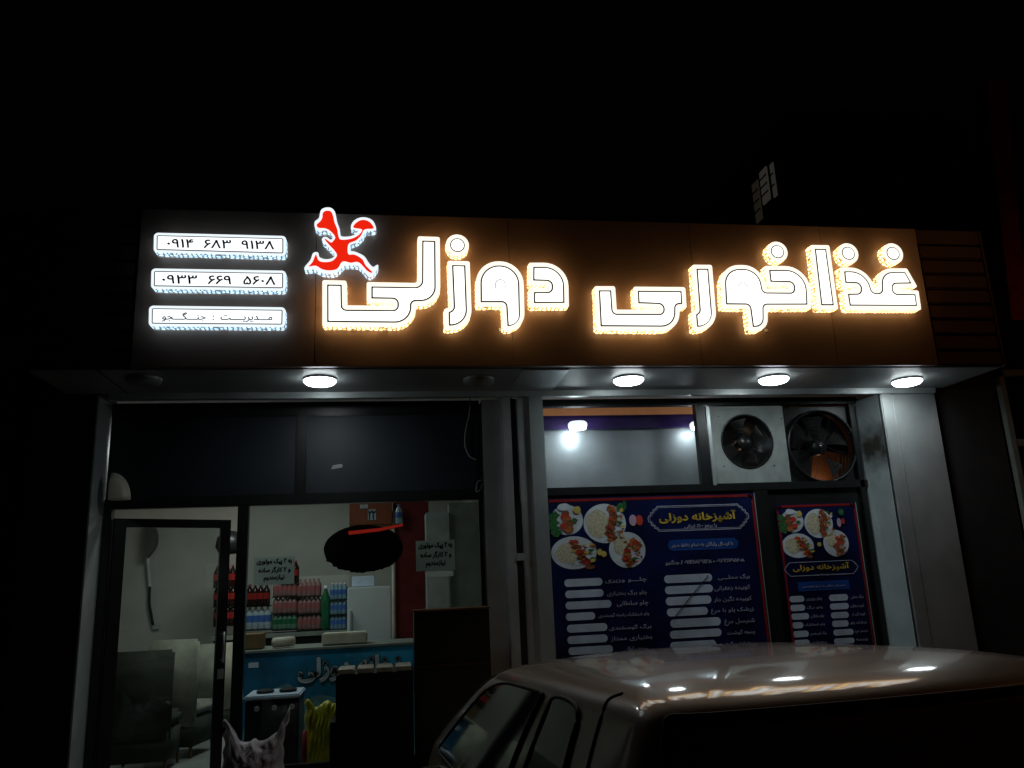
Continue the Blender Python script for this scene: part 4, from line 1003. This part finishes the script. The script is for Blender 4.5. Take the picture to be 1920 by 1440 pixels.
c1_ = [((245,980,382,1042), 'چلو وزیری', (400,985,548,1030)), ((252,1062,390,1124), 'چلو برگ', (410,1066,556,1108)), ((260,1142,428,1205), 'چلو سلطانی', (448,1146,564,1190)), ((270,1224,374,1286), 'چلو شیشلیک', (392,1226,576,1268)), ((278,1305,424,1368), 'برگ گوسفندی', (440,1308,588,1350)), ((285,1388,432,1450), 'بختیاری', (450,1392,590,1432)), ((292,1470,440,1532), 'سلطانی', (458,1474,598,1516)),
       ((612,965,790,1030), 'برگ محلی', (820,968,930,1008)), ((620,1048,797,1110), 'کوبیده زعفرانی', (815,1052,938,1092)), ((630,1130,797,1192), 'کوبیده نگین دار', (830,1128,948,1170)), ((640,1208,795,1272), 'زرشک پلو', (815,1208,960,1250)), ((652,1290,842,1352), 'شنیسل مرغ', (862,1288,972,1328)), ((660,1372,850,1432), 'چنجه', (870,1370,978,1408)), ((668,1452,858,1512), 'کباب', (878,1450,984,1490))]
for cq, s, tq in c1_: cap(mt2, cq, 'menu_white', Q2, YM); line(mt2, s, tq, 'menu_text', Q2, YM, .0005)

# ------------------------------------------------------------------ neighbours
nb = empty('neighbour_shop', 'unlit dark shop wall right of the restaurant with a pale window frame', 'building', (6.5, .9, 0))
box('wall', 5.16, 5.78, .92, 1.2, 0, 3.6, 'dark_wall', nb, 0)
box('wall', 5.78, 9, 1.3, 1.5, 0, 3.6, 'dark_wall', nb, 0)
for q in ((5.80, 5.86, 0, 3.5), (6.9, 6.96, 0, 3.5)): box('window_frame', q[0], q[1], .86, .92, q[2], q[3], 'frame_grey', nb, .004)
for z in (.6, 2.82, 3.5): box('window_frame', 5.861, 6.899, .865, .915, z, z+.07, 'frame_grey', nb, .004)
box('glass_pane', 5.861, 6.899, .89, .895, .67, 3.5, 'glass_dark', nb, 0)
# reddish column rising behind the roof
t = empty('red_column', 'dim dark red column rising at the right edge of the picture', 'column', (6.25, 1.6, 3.6))
a, b, c, d = at(1848, 150, 1.6), at(1886, 150, 1.6), at(1930, 600, 1.6), at(1897, 600, 1.6)
MB().add([(p.x, y, p.z) for y in (1.6, 1.9) for p in (a, b, c, d)], [(0,1,2,3),(7,6,5,4),(0,4,5,1),(1,5,6,2),(2,6,7,3),(3,7,4,0)]).build('shaft', 'red_column', t)
lf = empty('neighbour_wall', 'unlit dark wall left of the restaurant', 'building', (-5, 1, 0))
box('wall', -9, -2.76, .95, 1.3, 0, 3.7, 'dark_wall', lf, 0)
# far building with a lit window
XF = 6.0
fb = empty('far_building', 'dark tall building behind the roof with one lit tiled window', 'building', (XF, 6, 0))
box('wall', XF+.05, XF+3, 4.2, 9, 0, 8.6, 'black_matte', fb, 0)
def fpane(q, m, n):
    pts = [atx(u, v, XF) for u, v in q]; y0 = (pts[0].y+pts[3].y)/2; y1 = (pts[1].y+pts[2].y)/2; za = (pts[2].z+pts[3].z)/2; zb = (pts[0].z+pts[1].z)/2
    w_ = MB().box(XF+.02, XF+.045, min(y0, y1), max(y0, y1), za, zb).build('window', m, fb)
    mb = MB()
    for k in range(1, n): z = za+(zb-za)*k/n; mb.box(XF+.0, XF+.019, min(y0, y1), max(y0, y1), z-.008, z+.008)
    o = mb.build('glazing_bar', 'dark_alu', fb)
fpane(((1421, 322), (1434, 313), (1440, 371), (1428, 387)), 'window_lit', 4)
fpane(((1441, 307), (1447, 304), (1452, 368), (1447, 371)), 'window_lit', 3)
fpane(((1407, 344), (1419, 338), (1425, 412), (1415, 418)), 'window_dim', 4)

# ------------------------------------------------------------------ car
HEAD = R(6)                       # nose turned towards the left of the shop
CO = atz(1222, 1330, 1.497)
cf = Vector((-math.sin(HEAD), math.cos(HEAD), 0)); cs_ = Vector((math.cos(HEAD), math.sin(HEAD), 0))
car0 = Vector((CO.x, CO.y, 0)) + cs_*.68 - cf*.26
car = empty('parked_car', 'grey beige hatchback parked nose to the shop, seen from behind', 'car', tuple(car0))
car.rotation_euler = (0, 0, HEAD)
NP = 96
def plan(w_, yr, yf, rr, rf, n=NP, bow=.05):
    """rounded plan outline, parameter a in 0..1 runs: rear middle, left, front, right, back"""
    pts = []
    P4 = fillet([(0, yr, 0), (-w_, yr, rr), (-w_, yf, rf), (0, yf, 0)], 14)
    L_ = [0]; 
    for a, b in zip(P4, P4[1:]): L_.append(L_[-1]+math.hypot(a[0]-b[0], a[1]-b[1]))
    return P4, L_
def sec(sl, a):
    z, w_, yr, yf, rr, rf, br, bf = sl
    # a in 0..1 over the left half: 0..RA rear, ..FA side, ..1 front
    key = (w_, yr, yf, rr, rf)
    def arc(t):
        # piecewise: rear straight 0-.25, rear corner .25-.40, side .40-.75, front corner .75-.87, front .87-1
        if t < .25: return (-(w_-rr)*t/.25, yr)
        if t < .40: q = (t-.25)/.15*math.pi/2; return (-(w_-rr)-rr*math.sin(q), yr+rr-rr*math.cos(q))
        if t < .75: return (-w_, yr+rr+(yf-rf-yr-rr)*(t-.40)/.35)
        if t < .87: q = (t-.75)/.12*math.pi/2; return (-w_+rf-rf*math.cos(q), yf-rf+rf*math.sin(q))
        return (-(w_-rf)*(1-t)/.13, yf)
    x, y = arc(a); f = 1-(x/w_)**2
    if a < .40: y -= br*f
    if a > .75: y += bf*f
    z = z*(1.099 if CABIN[0] else .99)-(.042*(y-.26)*max(0, min(1, (z-.95)/.4)) if CABIN[0] else .09*max(0, y-2.0)*max(0, min(1, (z-.5)/.4)))
    return Vector((x, y, z))
CABIN = [True]
#       z     w    rear  front rr   rf  bow
GH = [(.86, .84, .02, 2.95, .16, .30, .05, .16), (.95, .825, .04, 2.82, .16, .28, .05, .15), (1.08, .785, .10, 2.60, .15, .25, .05, .13), (1.22, .735, .165, 2.33, .14, .22, .045, .11),
      (1.31, .70, .205, 2.12, .13, .20, .045, .10), (1.352, .675, .235, 2.0, .13, .19, .04, .09), (1.378, .635, .31, 1.9, .14, .19, .035, .08), (1.400, .56, .43, 1.72, .16, .2, .03, .07), (1.419, .42, .62, 1.55, .16, .2, .02, .05), (1.43, .24, .85, 1.35, .1, .12, .01, .02), (1.434, .06, .98, 1.15, .03, .03, 0, 0)]
def S_(a, h):
    """surface point; h in 0..len-1, Catmull-Rom through the slices"""
    i = min(int(h), len(GH)-2); t_ = h-i; g = lambda j: GH[max(0, min(len(GH)-1, j))]
    A, B, C, D = g(i-1), g(i), g(i+1), g(i+2)
    sl = tuple(.5*(2*b+(c-a_)*t_+(2*a_-5*b+4*c-d)*t_*t_+(3*b-a_-3*c+d)*t_**3) for a_, b, c, d in zip(A, B, C, D))
    return sec(sl, a)
def S(a, h):                        # a in -1..1, negative is the right-hand side
    p = S_(min(1, abs(a)), h); return Vector((-p.x, p.y, p.z)) if a < 0 else p
def shell(name, m, rows, f, closed_top=True):
    na = 160; vs = []; fs = []
    for h in rows:
        for k in range(na):
            a = -1+2*k/na; vs.append(tuple(f(a, h)))
    for i in range(len(rows)-1):
        for k in range(na): fs.append((i*na+k, i*na+(k+1) % na, (i+1)*na+(k+1) % na, (i+1)*na+k))
    if closed_top: fs.append(tuple(range((len(rows)-1)*na, len(rows)*na)))
    me = bpy.data.meshes.new(name); me.from_pydata(vs, [], fs); me.update()
    b = bmesh.new(); b.from_mesh(me); bmesh.ops.recalc_face_normals(b, faces=b.faces[:]); b.to_mesh(me); b.free()
    o = link(name, me, m, None, True); o.parent = car; return o
roof = shell('cabin', 'car_paint', [i*.25 for i in range(0, 4*(len(GH)-1)+1)], S)
LB_ = [(.20, .70, .12, 3.70, .2, .3, .05, .1), (.24, .80, .03, 3.82, .22, .35, .06, .14), (.40, .845, -.03, 3.88, .22, .38, .07, .16), (.55, .86, -.03, 3.88, .22, .38, .07, .16), (.62, .86, .0, 3.86, .2, .38, .06, .16),
       (.80, .855, .0, 3.80, .18, .38, .06, .16), (.88, .845, .01, 3.66, .17, .36, .06, .16), (.915, .825, .035, 3.5, .16, .34, .06, .15), (.94, .74, .12, 3.2, .14, .3, .05, .14), (.96, .5, .4, 2.9, .1, .2, .0, .1), (.965, .1, 1.2, 2.4, .03, .03, 0, 0)]
def S2(a, h):
    global GH
    keep = GH; GH = LB_; CABIN[0] = False
    try: return S(a, h)
    finally: GH = keep; CABIN[0] = True
shell('body', 'car_paint', [i*.34 for i in range(0, int((len(LB_)-1)/.34)+1)]+[len(LB_)-1], S2)
def nrm(f, a, h):
    e = 1e-3; p = f(a, h); u = f(a+e, h)-f(a-e, h); v = f(a, min(h+e, 9.9))-f(a, h-e); n = u.cross(v)
    if n.length < 1e-12: return Vector((0, 0, 1))
    n.normalize(); c = Vector((0, 1.2, 1.0)); return n if n.dot(p-c) > 0 else -n
def patch(name, out, off, m, f=S, par=None, da=.02, dh=.35):
    """a panel following the body surface; outline in (a, h)"""
    a0, a1 = min(p[0] for p in out), max(p[0] for p in out); h0, h1 = min(p[1] for p in out), max(p[1] for p in out)
    vs = [Vector((p[0]*10, p[1])) for p in out]; n = len(vs); es = [(i, (i+1) % n) for i in range(n)]
    a = a0+da
    while a < a1:
        h = h0+dh
        while h < h1:
            if inside((a, h), out): vs.append(Vector((a*10, h)))
            h += dh
        a += da
    r = delaunay_2d_cdt(vs, es, [], 3, 1e-5)
    V = []
    for v in r[0]:
        aa, hh = v.x/10, v.y; V.append(tuple(f(aa, hh)+nrm(f, aa, hh)*off))
    me = bpy.data.meshes.new(name); me.from_pydata(V, [], [tuple(q) for q in r[2]]); me.update()
    b = bmesh.new(); b.from_mesh(me); bmesh.ops.recalc_face_normals(b, faces=b.faces[:]); b.to_mesh(me); b.free()
    o = link(name, me, m, None, True); o.parent = par or car; return o
def rp(pts, r=.3):                    # round an (a, h) outline (a scaled so corners come out even)
    q = fillet([(p[0]*20, p[1], p[2] if len(p) > 2 else r) for p in pts], 6); return [(x/20, y) for x, y in q]
def dens(pts, k=6):
    out = []
    for i in range(len(pts)):
        a, b = pts[i], pts[(i+1) % len(pts)]; n = max(1, int(math.hypot((a[0]-b[0])*20, a[1]-b[1])/.35))
        out += [(a[0]+(b[0]-a[0])*j/n, a[1]+(b[1]-a[1])*j/n) for j in range(n)]
    return out
HT = 4.55
def glass_part(name, pts, off=.006):
    o = dens(rp(pts)); g = patch(name, o, off, 'glass_dark')
    mb = [S(a, h)+nrm(S, a, h)*(off*.6) for a, h in o]
    s_ = MB().tube(mb+[mb[0]], .0075, 6, cap=False).build('seal', 'rubber', None, smooth=True); s_.parent = g
    return g
glass_part('rear_window', [(-.325, .75), (.325, .75), (.325, HT+.2), (-.325, HT+.2)])
glass_part('windscreen', [(.80, .95), (1.0, .95), (1.0, HT), (.80, HT)]) 
glass_part('windscreen', [(-.80, .95), (-.999, .95), (-.999, HT), (-.80, HT)])
for s in (1, -1):
    glass_part('side_window', [(s*.475, .95), (s*.535, .95), (s*.55, HT), (s*.485, HT, .9)])
    glass_part('side_window', [(s*.56, .95), (s*.735, .95), (s*.73, HT, 1.2), (s*.575, HT)])
    pts = [S(s*.455-s*.006*math.sin(h/4.9*1.6), h)+nrm(S, s*.455, h)*.0 for h in [x*.35 for x in range(2, 15)]]
    pts += [S(s*(.449-.006*k*k/4), 4.9+.22*k) for k in range(1, 5)]
    q = MB().tube(pts, .0055, 6).build('door_seam', 'rubber', None, smooth=True); q.parent = car
    l = patch('tail_lamp', dens(rp([(s*.235, 3.2), (s*.40, 3.2), (s*.39, 6.2), (s*.25, 6.2)], .25)), .008, 'tail_red', S2)
    l = patch('headlight', dens(rp([(s*.80, 4.2), (s*.93, 4.2), (s*.93, 5.6), (s*.80, 5.6)], .25)), .008, 'plate_white', S2)
    for yy in (.75, 3.1):
        wc = Vector((s*-.80, yy, .30)); W_ = bpy.data.objects.new('wheel', None); COL.objects.link(W_); W_.parent = car; W_.location = wc; W_.rotation_euler = (0, R(90), 0)
        o = MB().lathe((0, 0, 0), [(.17, -.08), (.27, -.085), (.295, -.06), (.30, 0), (.295, .06), (.27, .085), (.17, .08)], n=40).build('tyre', 'rubber', None, smooth=True); o.parent = W_
        rm = MB().lathe((0, 0, 0), [(.175, -.08), (.165, -.06), (.05, -.07), (0, -.072)], n=40); rm.lathe((0, 0, 0), [(.175, .08), (.165, .06), (.05, .07), (0, .072)], n=40)
        o = rm.build('rim', 'alu', None, smooth=True); o.parent = W_
# side mirror, wiper, handle, bumper, number plate
for s in (1, -1):
    o = MB().box(-.06, .06, -.04, .05, -.05, .06).build('wing_mirror', 'black_frame', None, bevel=.025); o.parent = car; o.location = (-s*.87, 2.35, .93)
o = MB().tube([(.05, -.03, .99), (-.05, -.02, 1.03), (-.38, .03, 1.05)], [.012, .008, .006]).build('rear_wiper', 'rubber', None, smooth=True); o.parent = car
o = MB().box(-.26, .26, -.112, -.098, .66, .77).build('number_plate', 'plate_white', None, bevel=.003); o.parent = car; o.location.z = .06
def bump(a, h): p = S2(a, h); return p
o = patch('rear_bumper', dens(rp([(-.44, 1.2), (.44, 1.2), (.44, 3.0), (-.44, 3.0)], .1)), .025, 'black_frame', S2); 
o = patch('roof_panel', dens(rp([(-.99, 5.65), (.99, 5.65), (.99, 5.75), (-.99, 5.75)], .0)), .0012, 'car_paint') if False else None
for s in (.45, .62):
    p = S2(s, 6.3); o = MB().box(-.012, .012, -.07, .07, -.014, .014).build('door_handle', 'black_frame', None, bevel=.008); o.parent = car; o.location = p+Vector((-.01, 0, -.02))
